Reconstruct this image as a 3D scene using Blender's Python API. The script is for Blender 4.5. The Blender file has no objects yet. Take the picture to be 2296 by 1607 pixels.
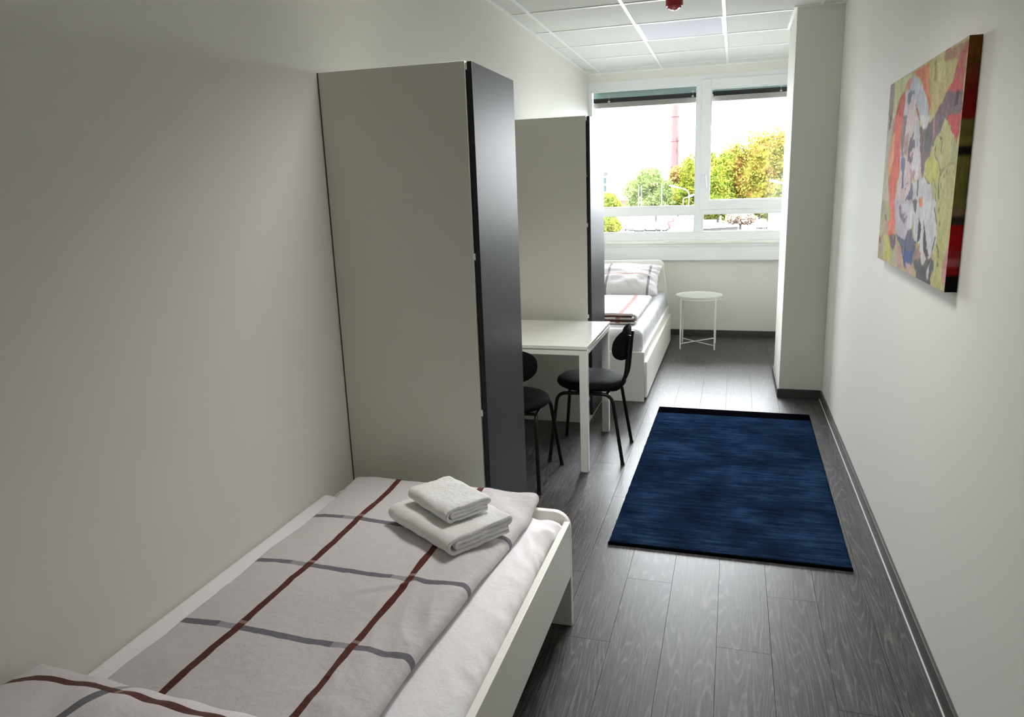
import bpy, bmesh, math, random
import numpy as np
from mathutils import Vector, Matrix, noise

# ------------------------------------------------------------------ camera
sc = bpy.context.scene
COL = sc.collection
PI = math.pi
cam_data = bpy.data.cameras.new('camera')
cam = bpy.data.objects.new('camera', cam_data)
COL.objects.link(cam)
F_PX, U0, V0 = 1593.914, 34.1965, -15.6767
CAM_LOC = (1.4923, 0.0, 1.5768)
RX, RY, RZ = -0.2231, 0.0316, 0.2839
Rm = Matrix.Rotation(RZ, 3, 'Z') @ Matrix.Rotation(RX, 3, 'X') @ Matrix.Rotation(RY, 3, 'Y')
right, fwd, up = Rm @ Vector((1, 0, 0)), Rm @ Vector((0, 1, 0)), Rm @ Vector((0, 0, 1))
cam.matrix_world = Matrix((
    (right.x, up.x, -fwd.x, CAM_LOC[0]),
    (right.y, up.y, -fwd.y, CAM_LOC[1]),
    (right.z, up.z, -fwd.z, CAM_LOC[2]),
    (0, 0, 0, 1)))
cam_data.sensor_fit = 'HORIZONTAL'
cam_data.sensor_width = 36.0
cam_data.lens = F_PX / 2296 * 36.0
cam_data.shift_x = -U0 / 2296
cam_data.shift_y = V0 / 2296
cam_data.clip_start = 0.02
cam_data.clip_end = 2000
sc.camera = cam

# ------------------------------------------------------------------ sky, sun, exposure
SKY = 90.0     # zenith; an overcast sky is about three times darker at the horizon
world = bpy.data.worlds.new('overcast_sky')
sc.world = world
world.use_nodes = True
bg = world.node_tree.nodes['Background']
bg.inputs['Color'].default_value = (0.93, 0.97, 1.0, 1)
bg.inputs['Strength'].default_value = SKY
_nt = world.node_tree
_tc = _nt.nodes.new('ShaderNodeTexCoord')
_sp = _nt.nodes.new('ShaderNodeSeparateXYZ')
_nt.links.new(_tc.outputs['Generated'], _sp.inputs[0])
_mr = _nt.nodes.new('ShaderNodeMapRange')
_mr.inputs['From Min'].default_value = 0.0
_mr.inputs['From Max'].default_value = 1.0
_mr.inputs['To Min'].default_value = SKY / 3.0
_mr.inputs['To Max'].default_value = SKY
_nt.links.new(_sp.outputs['Z'], _mr.inputs['Value'])
_nt.links.new(_mr.outputs[0], bg.inputs['Strength'])

sun_d = bpy.data.lights.new('sun', 'SUN')
sun_d.energy = 3.0
sun_d.angle = 0.05
sun_d.color = (1.0, 0.95, 0.85)
sun = bpy.data.objects.new('sun', sun_d)
COL.objects.link(sun)
sun.rotation_euler = Vector((0.45, 0.75, -0.6)).to_track_quat('-Z', 'Y').to_euler()

por_d = bpy.data.lights.new('window_portal', 'AREA')
por_d.shape = 'RECTANGLE'
por_d.size = 2.12
por_d.size_y = 1.6
por_d.cycles.is_portal = True
por = bpy.data.objects.new('window_portal', por_d)
COL.objects.link(por)
por.location = (1.08, 7.94, 1.84)
por.rotation_euler = (-PI / 2, 0, 0)          # faces -y, into the room

FILL = 1.0
PANEL = 1.0
PANEL_W = 17.5
fill_d = bpy.data.lights.new('fill_light', 'AREA')  # added warm fill behind the camera; no lamp is known there
fill_d.shape = 'RECTANGLE'
fill_d.size = 1.2
fill_d.size_y = 0.3
fill_d.energy = FILL
fill_d.color = (1.0, 0.93, 0.80)
fill = bpy.data.objects.new('fill_light', fill_d)
COL.objects.link(fill)
fill.location = (1.35, -1.0, 2.66)
# the prismatic ceiling panel that is on (the panel itself is built with the ceiling)
pan_d = bpy.data.lights.new('ceiling_panel_light', 'AREA')
pan_d.shape = 'SQUARE'
pan_d.size = 0.58
pan_d.energy = PANEL_W
pan_d.spread = math.radians(115)
pan_d.color = (1.0, 0.975, 0.95)
pan = bpy.data.objects.new('ceiling_panel_light', pan_d)
COL.objects.link(pan)
pan.location = (1.0745, 2.733, 2.7195)

vs = sc.view_settings
vs.view_transform = 'Standard'
vs.look = 'None'
vs.gamma = 1.0
vs.use_curve_mapping = False
vs.exposure = 0.0
try:
    cy = sc.cycles
    cy.use_denoising = True
    cy.denoiser = 'OPENIMAGEDENOISE'
    cy.max_bounces = 16
    cy.diffuse_bounces = 12
    cy.glossy_bounces = 5
    cy.transparent_max_bounces = 12
    cy.sample_clamp_indirect = 12.0
    cy.caustics_reflective = False
    cy.caustics_refractive = False
except Exception:
    pass

# ------------------------------------------------------------------ helpers
def lin(c):
    r = []
    for v in c:
        v = v / 255.0
        r.append(v / 12.92 if v <= 0.04045 else ((v + 0.055) / 1.055) ** 2.4)
    return r

class MB:
    """collects shapes; becomes one mesh object"""
    def __init__(self):
        self.v, self.f, self.uv = [], [], {}
    def add(self, vs_, fs_):
        b = len(self.v)
        self.v += [tuple(p) for p in vs_]
        self.f += [tuple(i + b for i in q) for q in fs_]
        return b
    def box(self, x0, x1, y0, y1, z0, z1):
        self.add([(x0, y0, z0), (x1, y0, z0), (x1, y1, z0), (x0, y1, z0), (x0, y0, z1), (x1, y0, z1), (x1, y1, z1), (x0, y1, z1)],
                 [(0, 3, 2, 1), (4, 5, 6, 7), (0, 1, 5, 4), (1, 2, 6, 5), (2, 3, 7, 6), (3, 0, 4, 7)])
        return self
    def tube(self, pts, r, n=12, caps=True, r1=None):
        pts = [Vector(p) for p in pts]
        m = len(pts)
        rings = []
        up_ = None
        for i, p in enumerate(pts):
            d = (pts[min(i + 1, m - 1)] - pts[max(i - 1, 0)]).normalized()
            if up_ is None:
                a = Vector((0, 0, 1)) if abs(d.z) < 0.9 else Vector((1, 0, 0))
                up_ = (a - d * a.dot(d)).normalized()
            else:
                up_ = (up_ - d * up_.dot(d)).normalized()
            s = d.cross(up_)
            rr = r if r1 is None else r + (r1 - r) * i / (m - 1)
            rings.append([p + (up_ * math.cos(2 * PI * k / n) + s * math.sin(2 * PI * k / n)) * rr for k in range(n)])
        vs_ = [q for ring in rings for q in ring]
        fs_ = []
        for i in range(m - 1):
            for k in range(n):
                a, b = i * n + k, i * n + (k + 1) % n
                fs_.append((a, b, b + n, a + n))
        if caps:
            fs_.append(tuple(range(n - 1, -1, -1)))
            fs_.append(tuple((m - 1) * n + k for k in range(n)))
        self.add(vs_, fs_)
        return self
    def lathe(self, cx, cy, prof, n=32):
        vs_ = [(cx + r * math.cos(2 * PI * k / n), cy + r * math.sin(2 * PI * k / n), z) for r, z in prof for k in range(n)]
        fs_ = []
        for i in range(len(prof) - 1):
            for k in range(n):
                a, b = i * n + k, i * n + (k + 1) % n
                fs_.append((a, b, b + n, a + n))
        fs_.append(tuple(range(n - 1, -1, -1)))
        fs_.append(tuple((len(prof) - 1) * n + k for k in range(n)))
        self.add(vs_, fs_)
        return self
    def prism(self, poly, h0, h1, axis):
        """poly: 2D outline in the plane across AXIS, extruded from h0 to h1 along it"""
        def P(a, b, h):
            return {'x': (h, a, b), 'y': (a, h, b), 'z': (a, b, h)}[axis]
        n = len(poly)
        vs_ = [P(a, b, h0) for a, b in poly] + [P(a, b, h1) for a, b in poly]
        fs_ = [tuple(range(n)), tuple(range(2 * n - 1, n - 1, -1))]
        for k in range(n):
            fs_.append((k, (k + 1) % n, (k + 1) % n + n, k + n))
        self.add(vs_, fs_)
        return self
    def grid(self, rows):
        """rows: list of equal length vertex rows"""
        n = len(rows[0])
        self.add([p for r in rows for p in r],
                 [(i * n + k, i * n + k + 1, (i + 1) * n + k + 1, (i + 1) * n + k) for i in range(len(rows) - 1) for k in range(n - 1)])
        return self

def fix_normals(me):
    bm = bmesh.new()
    bm.from_mesh(me)
    bmesh.ops.recalc_face_normals(bm, faces=bm.faces)
    bm.to_mesh(me)
    bm.free()

def place(me, name, mat, parent=None):
    o = bpy.data.objects.new(name, me)
    COL.objects.link(o)
    if mat is not None and not me.materials:
        me.materials.append(mat)
    if parent is not None:
        o.parent = parent
    return o

def world_of(o):
    p = Vector((0, 0, 0))
    while o is not None:
        p += o.location
        o = o.parent
    return p

def build(mb, name, mat, parent=None, smooth=False, bevel=0.0, seg=2, origin=None, subsurf=0, fix=True):
    """vertices are given in world coordinates (things are built unrotated)"""
    off = world_of(parent) if parent is not None else Vector((0, 0, 0))
    loc = Vector(origin) - off if origin is not None else Vector((0, 0, 0))
    base = off + loc
    me = bpy.data.meshes.new(name)
    me.from_pydata([(v[0] - base.x, v[1] - base.y, v[2] - base.z) for v in mb.v], [], mb.f)
    if fix:
        fix_normals(me)
    if smooth:
        me.shade_smooth()
        if smooth == 'angle':
            try:
                me.set_sharp_from_angle(angle=math.radians(38))
            except Exception:
                pass
    o = place(me, name, mat, parent)
    o.location = loc
    if bevel:
        m = o.modifiers.new('bevel', 'BEVEL')
        m.width = bevel
        m.segments = seg
        m.limit_method = 'ANGLE'
        m.angle_limit = math.radians(40)
        if not smooth:
            me.shade_smooth()
            try:
                me.set_sharp_from_angle(angle=math.radians(38))
            except Exception:
                pass
        m.harden_normals = False
    if subsurf:
        m = o.modifiers.new('subsurf', 'SUBSURF')
        m.levels = m.render_levels = subsurf
    return o

def tag(o, label, cat, group=None, kind=None):
    o['label'] = label
    o['category'] = cat
    if group:
        o['group'] = group
    if kind:
        o['kind'] = kind
    return o

def thing(name, label, cat, loc=(0, 0, 0), group=None):
    o = bpy.data.objects.new(name, None)
    o.empty_display_size = 0.1
    COL.objects.link(o)
    o.location = loc
    return tag(o, label, cat, group)

def struct(name, mb, mat, parent=None, **k):
    o = build(mb, name, mat, parent, **k)
    if parent is None:
        o['kind'] = 'structure'
    return o

def box(*a):
    return MB().box(*a)

def copy_tree(o, parent=None):
    c = o.copy()
    COL.objects.link(c)
    c.parent = parent
    for ch in [x for x in bpy.data.objects if x.parent == o]:
        copy_tree(ch, c)
    return c

def arc(cx, cy, r, a0, a1, n=6):
    return [(cx + r * math.cos(a0 + (a1 - a0) * i / n), cy + r * math.sin(a0 + (a1 - a0) * i / n)) for i in range(n + 1)]

def bend(pts, r, n=6):
    """polyline with its inner corners rounded"""
    pts = [Vector(p) for p in pts]
    out = [pts[0]]
    for i in range(1, len(pts) - 1):
        a, b, c = pts[i - 1], pts[i], pts[i + 1]
        d0, d1 = (a - b), (c - b)
        rr = min(r, d0.length * 0.45, d1.length * 0.45)
        p0, p1 = b + d0.normalized() * rr, b + d1.normalized() * rr
        for k in range(n + 1):
            t = k / n
            out.append(p0 * (1 - t) ** 2 + b * 2 * t * (1 - t) + p1 * t * t)
    out.append(pts[-1])
    return out

# ------------------------------------------------------------------ materials
def new_mat(name):
    m = bpy.data.materials.new(name)
    m.use_nodes = True
    nt = m.node_tree
    b = nt.nodes['Principled BSDF']
    return m, nt, b

def N(nt, kind, **k):
    n = nt.nodes.new(kind)
    for a, v in k.items():
        if a in n.inputs:
            n.inputs[a].default_value = v
        else:
            setattr(n, a, v)
    return n

def L(nt, a, b):
    nt.links.new(a, b)

def bump(nt, b, height, strength, dist=0.002):
    bp = N(nt, 'ShaderNodeBump')
    bp.inputs['Strength'].default_value = strength
    bp.inputs['Distance'].default_value = dist
    L(nt, height, bp.inputs['Height'])
    L(nt, bp.outputs['Normal'], b.inputs['Normal'])
    return bp

def simple(name, rgb, rough=0.5, spec=0.5, metal=0.0, noise_scale=0.0, noise_amt=0.0, bump_s=0.0, bump_d=0.001, sheen=0.0, coat=0.0):
    m, nt, b = new_mat(name)
    c = lin(rgb) + [1]
    b.inputs['Base Color'].default_value = c
    b.inputs['Roughness'].default_value = rough
    b.inputs['Specular IOR Level'].default_value = spec
    b.inputs['Metallic'].default_value = metal
    b.inputs['Sheen Weight'].default_value = sheen
    b.inputs['Coat Weight'].default_value = coat
    if noise_scale:
        tc = N(nt, 'ShaderNodeTexCoord')
        no = N(nt, 'ShaderNodeTexNoise', Scale=noise_scale, Detail=6.0, Roughness=0.6)
        L(nt, tc.outputs['Object'], no.inputs['Vector'])
        if noise_amt:
            mx = N(nt, 'ShaderNodeMix', data_type='RGBA')
            mx.inputs[6].default_value = [v * (1 - noise_amt) for v in c[:3]] + [1]
            mx.inputs[7].default_value = [min(1, v * (1 + noise_amt)) for v in c[:3]] + [1]
            L(nt, no.outputs['Fac'], mx.inputs[0])
            L(nt, mx.outputs[2], b.inputs['Base Color'])
        if bump_s:
            bump(nt, b, no.outputs['Fac'], bump_s, bump_d)
    return m

M = {}
M['wall'] = simple('wall_paint', (232, 231, 225), 0.75, 0.3, noise_scale=160, bump_s=0.25, bump_d=0.0006)
M['ceiling'] = simple('mineral_tile', (228, 230, 227), 0.9, 0.2, noise_scale=300, noise_amt=0.03, bump_s=0.4, bump_d=0.0006)
M['grid'] = simple('grid_metal', (240, 242, 242), 0.35, 0.5)
M['skirt'] = simple('dark_skirting', (72, 68, 66), 0.5, 0.4, noise_scale=30, noise_amt=0.15)
M['white_lac'] = simple('white_foil', (216, 215, 206), 0.35, 0.45)
M['white_gloss'] = simple('white_gloss', (238, 238, 232), 0.16, 0.5)
M['pvc'] = simple('white_window_profile', (236, 239, 240), 0.3, 0.5)
M['steel_white'] = simple('white_powder_coat', (235, 237, 232), 0.35, 0.5)
M['black_steel'] = simple('black_powder_coat', (7, 7, 8), 0.4, 0.3)
M['black_edge'] = simple('black_edge', (7, 7, 8), 0.6, 0.3)
M['black_fabric'] = simple('black_fabric', (11, 12, 13), 0.85, 0.15, noise_scale=900, noise_amt=0.3, bump_s=0.5, bump_d=0.0008)
M['door_dark'] = simple('dark_foil', (46, 47, 50), 0.42, 0.15, noise_scale=260, bump_s=0.12, bump_d=0.0004)
M['rubber'] = simple('rubber', (20, 20, 20), 0.7)
M['chrome'] = simple('chrome', (200, 200, 200), 0.2, 0.5, 1.0)
M['sheet'] = simple('white_sheet', (243, 241, 244), 0.85, 0.2, noise_scale=40, bump_s=0.5, bump_d=0.004, sheen=0.1)
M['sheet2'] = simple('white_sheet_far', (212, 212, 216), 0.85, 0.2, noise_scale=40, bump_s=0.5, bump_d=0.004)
M['bed_white'] = simple('bed_foil', (248, 247, 241), 0.38, 0.45)
M['slats'] = simple('birch_slat', (190, 160, 120), 0.6)
M['towel'] = simple('terry_cloth', (248, 247, 243), 0.95, 0.1, noise_scale=300, noise_amt=0.12, bump_s=0.9, bump_d=0.005, sheen=0.2)
M['hardboard'] = simple('brown_hardboard', (96, 66, 50), .8)
M['red_plastic'] = simple('red_plastic', (150, 8, 14), 0.3, 0.5)

def glass_mat(name, tint=(1, 1, 1), refl=0.08):
    m = bpy.data.materials.new(name)
    m.use_nodes = True
    nt = m.node_tree
    nt.nodes.clear()
    out = N(nt, 'ShaderNodeOutputMaterial')
    tr = N(nt, 'ShaderNodeBsdfTransparent')
    tr.inputs['Color'].default_value = list(tint) + [1]
    gl = N(nt, 'ShaderNodeBsdfGlossy', Roughness=0.0)
    fr = N(nt, 'ShaderNodeFresnel', IOR=1.45)
    mx = N(nt, 'ShaderNodeMixShader')
    L(nt, fr.outputs[0], mx.inputs[0])
    L(nt, tr.outputs[0], mx.inputs[1])
    L(nt, gl.outputs[0], mx.inputs[2])
    L(nt, mx.outputs[0], out.inputs['Surface'])
    return m
M['glass'] = glass_mat('window_glass', (0.97, 0.975, 0.975))

def floor_mat():
    m, nt, b = new_mat('grey_wood_plank')
    tc = N(nt, 'ShaderNodeTexCoord')
    oi = N(nt, 'ShaderNodeObjectInfo')
    wn = N(nt, 'ShaderNodeTexWhiteNoise', noise_dimensions='1D')
    L(nt, oi.outputs['Random'], wn.inputs['W'])
    sc_ = N(nt, 'ShaderNodeVectorMath', operation='SCALE')
    sc_.inputs['Scale'].default_value = 40.0
    L(nt, wn.outputs['Color'], sc_.inputs[0])
    ad = N(nt, 'ShaderNodeVectorMath', operation='ADD')
    L(nt, tc.outputs['Object'], ad.inputs[0])
    L(nt, sc_.outputs[0], ad.inputs[1])
    # fine fibre
    mp = N(nt, 'ShaderNodeMapping')
    mp.inputs['Scale'].default_value = (170, 6.0, 1)
    L(nt, ad.outputs[0], mp.inputs['Vector'])
    n1 = N(nt, 'ShaderNodeTexNoise', Scale=1.0, Detail=4.0, Roughness=0.6, Distortion=0.4)
    L(nt, mp.outputs[0], n1.inputs['Vector'])
    # cathedral figure: contour lines of a stretched noise
    mp2 = N(nt, 'ShaderNodeMapping')
    mp2.inputs['Scale'].default_value = (10.0, 0.75, 1)
    L(nt, ad.outputs[0], mp2.inputs['Vector'])
    n2 = N(nt, 'ShaderNodeTexNoise', Scale=1.0, Detail=1.5, Roughness=0.45, Distortion=0.1)
    L(nt, mp2.outputs[0], n2.inputs['Vector'])
    mul = N(nt, 'ShaderNodeMath', operation='MULTIPLY')
    mul.inputs[1].default_value = 25.0
    L(nt, n2.outputs['Fac'], mul.inputs[0])
    fr = N(nt, 'ShaderNodeMath', operation='PINGPONG')
    fr.inputs[1].default_value = 0.5
    L(nt, mul.outputs[0], fr.inputs[0])
    r2 = N(nt, 'ShaderNodeMapRange')
    r2.inputs['From Min'].default_value = 0.0
    r2.inputs['From Max'].default_value = 0.20
    r2.inputs['To Min'].default_value = 1.0
    r2.inputs['To Max'].default_value = 0.0
    L(nt, fr.outputs[0], r2.inputs['Value'])
    # patches that break the lines up
    n3 = N(nt, 'ShaderNodeTexNoise', Scale=30.0, Detail=6.0, Roughness=0.8)
    L(nt, ad.outputs[0], n3.inputs['Vector'])
    m3 = N(nt, 'ShaderNodeMapRange')
    m3.inputs['From Min'].default_value = 0.35
    m3.inputs['From Max'].default_value = 0.72
    L(nt, n3.outputs['Fac'], m3.inputs['Value'])
    veins = N(nt, 'ShaderNodeMath', operation='MULTIPLY')
    L(nt, r2.outputs[0], veins.inputs[0])
    L(nt, m3.outputs[0], veins.inputs[1])
    cr = N(nt, 'ShaderNodeValToRGB')
    cr.color_ramp.elements[0].position = 0.34
    cr.color_ramp.elements[0].color = lin((38, 36, 36)) + [1]
    cr.color_ramp.elements[1].position = 0.68
    cr.color_ramp.elements[1].color = lin((80, 76, 75)) + [1]
    L(nt, n1.outputs['Fac'], cr.inputs['Fac'])
    mx = N(nt, 'ShaderNodeMix', data_type='RGBA')
    L(nt, cr.outputs[0], mx.inputs[6])
    mx.inputs[7].default_value = lin((142, 137, 135)) + [1]
    vm = N(nt, 'ShaderNodeMath', operation='MULTIPLY')
    vm.inputs[1].default_value = 0.62
    L(nt, veins.outputs[0], vm.inputs[0])
    L(nt, vm.outputs[0], mx.inputs[0])
    # patchy tone + plank to plank tone
    tone = N(nt, 'ShaderNodeMapRange')
    tone.inputs['To Min'].default_value = 0.86
    tone.inputs['To Max'].default_value = 1.10
    L(nt, oi.outputs['Random'], tone.inputs['Value'])
    n4 = N(nt, 'ShaderNodeTexNoise', Scale=3.5, Detail=3.0)
    L(nt, ad.outputs[0], n4.inputs['Vector'])
    t4 = N(nt, 'ShaderNodeMapRange')
    t4.inputs['To Min'].default_value = 0.75
    t4.inputs['To Max'].default_value = 1.25
    L(nt, n4.outputs['Fac'], t4.inputs['Value'])
    tt = N(nt, 'ShaderNodeMath', operation='MULTIPLY')
    L(nt, tone.outputs[0], tt.inputs[0])
    L(nt, t4.outputs[0], tt.inputs[1])
    fin = N(nt, 'ShaderNodeVectorMath', operation='SCALE')
    L(nt, mx.outputs[2], fin.inputs[0])
    L(nt, tt.outputs[0], fin.inputs['Scale'])
    L(nt, fin.outputs[0], b.inputs['Base Color'])
    rr = N(nt, 'ShaderNodeMapRange')
    rr.inputs['To Min'].default_value = 0.36
    rr.inputs['To Max'].default_value = 0.52
    L(nt, n1.outputs['Fac'], rr.inputs['Value'])
    L(nt, rr.outputs[0], b.inputs['Roughness'])
    b.inputs['Specular IOR Level'].default_value = 0.4
    hs = N(nt, 'ShaderNodeMath', operation='ADD')
    L(nt, n1.outputs['Fac'], hs.inputs[0])
    L(nt, veins.outputs[0], hs.inputs[1])
    bump(nt, b, hs.outputs[0], 0.35, 0.0006)
    return m
M['floor'] = floor_mat()

def rug_mat():
    m, nt, b = new_mat('navy_pile')
    tc = N(nt, 'ShaderNodeTexCoord')
    mp = N(nt, 'ShaderNodeMapping')
    mp.inputs['Scale'].default_value = (4.0, 46.0, 1)
    L(nt, tc.outputs['Object'], mp.inputs['Vector'])
    n1 = N(nt, 'ShaderNodeTexNoise', Scale=1.0, Detail=6.0, Roughness=0.65, Distortion=0.3)
    L(nt, mp.outputs[0], n1.inputs['Vector'])
    n2 = N(nt, 'ShaderNodeTexNoise', Scale=3.2, Detail=4.0, Roughness=0.6)
    L(nt, tc.outputs['Object'], n2.inputs['Vector'])
    n3 = N(nt, 'ShaderNodeTexNoise', Scale=260.0, Detail=2.0)
    L(nt, tc.outputs['Object'], n3.inputs['Vector'])
    a = N(nt, 'ShaderNodeMath', operation='ADD')
    L(nt, n1.outputs['Fac'], a.inputs[0])
    L(nt, n2.outputs['Fac'], a.inputs[1])
    cr = N(nt, 'ShaderNodeValToRGB')
    cr.color_ramp.elements[0].position = 0.38
    cr.color_ramp.elements[0].color = lin((15, 24, 40)) + [1]
    cr.color_ramp.elements[1].position = 0.66
    cr.color_ramp.elements[1].color = lin((46, 68, 98)) + [1]
    e = cr.color_ramp.elements.new(0.5)
    e.color = lin((24, 39, 62)) + [1]
    h = N(nt, 'ShaderNodeMath', operation='MULTIPLY')
    h.inputs[1].default_value = 0.5
    L(nt, a.outputs[0], h.inputs[0])
    L(nt, h.outputs[0], cr.inputs['Fac'])
    mx = N(nt, 'ShaderNodeMix', data_type='RGBA', blend_type='OVERLAY')
    mx.inputs[0].default_value = 0.5
    L(nt, cr.outputs[0], mx.inputs[6])
    L(nt, n3.outputs['Fac'], mx.inputs[7])
    L(nt, mx.outputs[2], b.inputs['Base Color'])
    b.inputs['Roughness'].default_value = 0.95
    b.inputs['Specular IOR Level'].default_value = 0.0
    b.inputs['Sheen Weight'].default_value = 0.0
    b.inputs['Sheen Tint'].default_value = lin((120, 150, 200)) + [1]
    hh = N(nt, 'ShaderNodeMath', operation='ADD')
    L(nt, n3.outputs['Fac'], hh.inputs[0])
    L(nt, h.outputs[0], hh.inputs[1])
    bump(nt, b, hh.outputs[0], 0.8, 0.006)
    return m
M['rug'] = rug_mat()
M['rug_band'] = simple('rug_band', (5, 6, 10), 1.0, 0.0, noise_scale=400, bump_s=0.5, bump_d=0.002)

def plaid_mat(name, base, reds, greys, w=0.011, brown=(84, 36, 30), grey=(112, 110, 118)):
    """woven stripes of the bed linen; UV = metres along the cloth. reds run along V, greys across"""
    m, nt, b = new_mat(name)
    uv = N(nt, 'ShaderNodeUVMap', uv_map='weave')
    sep = N(nt, 'ShaderNodeSeparateXYZ')
    nn = N(nt, 'ShaderNodeTexNoise', Scale=7.0, Detail=2.0)
    L(nt, uv.outputs[0], nn.inputs['Vector'])
    sb = N(nt, 'ShaderNodeVectorMath', operation='SUBTRACT')
    sb.inputs[1].default_value = (0.5, 0.5, 0.5)
    L(nt, nn.outputs['Color'], sb.inputs[0])
    sl = N(nt, 'ShaderNodeVectorMath', operation='SCALE')
    sl.inputs['Scale'].default_value = 0.012
    L(nt, sb.outputs[0], sl.inputs[0])
    ad = N(nt, 'ShaderNodeVectorMath', operation='ADD')
    L(nt, uv.outputs[0], ad.inputs[0])
    L(nt, sl.outputs[0], ad.inputs[1])
    L(nt, ad.outputs[0], sep.inputs[0])

    def band(axis_out, centres, hw):
        acc = None
        for c in centres:
            s = N(nt, 'ShaderNodeMath', operation='SUBTRACT')
            s.inputs[1].default_value = c
            L(nt, axis_out, s.inputs[0])
            a = N(nt, 'ShaderNodeMath', operation='ABSOLUTE')
            L(nt, s.outputs[0], a.inputs[0])
            l = N(nt, 'ShaderNodeMath', operation='LESS_THAN')
            l.inputs[1].default_value = hw
            L(nt, a.outputs[0], l.inputs[0])
            if acc is None:
                acc = l.outputs[0]
            else:
                mxx = N(nt, 'ShaderNodeMath', operation='MAXIMUM')
                L(nt, acc, mxx.inputs[0])
                L(nt, l.outputs[0], mxx.inputs[1])
                acc = mxx.outputs[0]
        return acc

    def AND(a, c):
        q = N(nt, 'ShaderNodeMath', operation='MULTIPLY')
        L(nt, a, q.inputs[0])
        L(nt, c, q.inputs[1])
        return q.outputs[0]

    def mixc(fac, a, col):
        q = N(nt, 'ShaderNodeMix', data_type='RGBA')
        L(nt, fac, q.inputs[0])
        L(nt, a, q.inputs[6])
        q.inputs[7].default_value = lin(col) + [1]
        return q.outputs[2]
    basen = N(nt, 'ShaderNodeTexNoise', Scale=220.0, Detail=2.0)
    L(nt, uv.outputs[0], basen.inputs['Vector'])
    br = N(nt, 'ShaderNodeMix', data_type='RGBA')
    br.inputs[6].default_value = [v * 0.93 for v in lin(base)] + [1]
    br.inputs[7].default_value = [v * 1.05 for v in lin(base)] + [1]
    L(nt, basen.outputs['Fac'], br.inputs[0])
    X, Y = sep.outputs['X'], sep.outputs['Y']
    red = band(X, reds, w)
    gry = band(Y, greys, w)
    col = mixc(gry, br.outputs[2], grey)
    # pale stretch of the grey stripe just beside the red one
    pale = AND(gry, band(X, [r - 0.035 for r in reds], 0.022))
    col = mixc(pale, col, tuple(int(a_ * .45 + b_ * .55) for a_, b_ in zip(base, grey)))
    col = mixc(red, col, brown)
    pale2 = AND(red, band(Y, [g + 0.022 for g in greys], 0.006))
    col = mixc(pale2, col, (150, 120, 112))
    L(nt, col, b.inputs['Base Color'])
    b.inputs['Roughness'].default_value = 0.85
    b.inputs['Specular IOR Level'].default_value = 0.2
    b.inputs['Sheen Weight'].default_value = 0.15
    cn = N(nt, 'ShaderNodeTexNoise', Scale=30.0, Detail=7.0, Roughness=0.62, Distortion=0.35)
    L(nt, uv.outputs[0], cn.inputs['Vector'])
    bump(nt, b, cn.outputs['Fac'], 0.5, 0.0075)
    return m
M['duvet'] = plaid_mat('plaid_cotton', (208, 203, 204), [-0.03, 0.30, 0.63, 0.96], [0.70, 1.03, 1.35, 1.67, 1.98, 2.31])
M['pillow'] = plaid_mat('plaid_pillowcase', (222, 215, 218), [0.085, 0.42, 0.745], [0.31, 0.64, -0.03])
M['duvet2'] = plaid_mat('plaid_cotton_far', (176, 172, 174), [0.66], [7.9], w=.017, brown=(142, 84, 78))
M['duvet2_end'] = simple('brown_weave', (62, 38, 34), .9, .15, noise_scale=60, noise_amt=.5, bump_s=.5, bump_d=.004)
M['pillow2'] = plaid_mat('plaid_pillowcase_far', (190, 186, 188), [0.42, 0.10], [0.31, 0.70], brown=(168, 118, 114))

# ------------------------------------------------------------------ room shell
W_, D_, H_ = 2.159, 7.683, 2.716
Y_BACK = -1.6
struct('wall_left', box(-0.15, 0.0, Y_BACK - .15, D_ + .25, -0.1, 2.95), M['wall'])
struct('wall_right', box(W_, W_ + .15, Y_BACK - .15, D_ + .25, -0.1, 2.95), M['wall'])
struct('wall_front', box(0.0, W_, Y_BACK - .15, Y_BACK, -0.1, 2.95), M['wall'])
wb = MB()
wb.box(0.0, W_, D_, D_ + .25, -0.1, 1.012)
wb.box(0.0, W_, D_, D_ + .25, 2.636, 2.95)
struct('wall_window', wb, M['wall'])
# free-standing pier by the right wall
struct('wall_pier', box(1.8596, W_, 5.464, 6.17, 0.0, 2.73), M['wall'], bevel=0.003)

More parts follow.
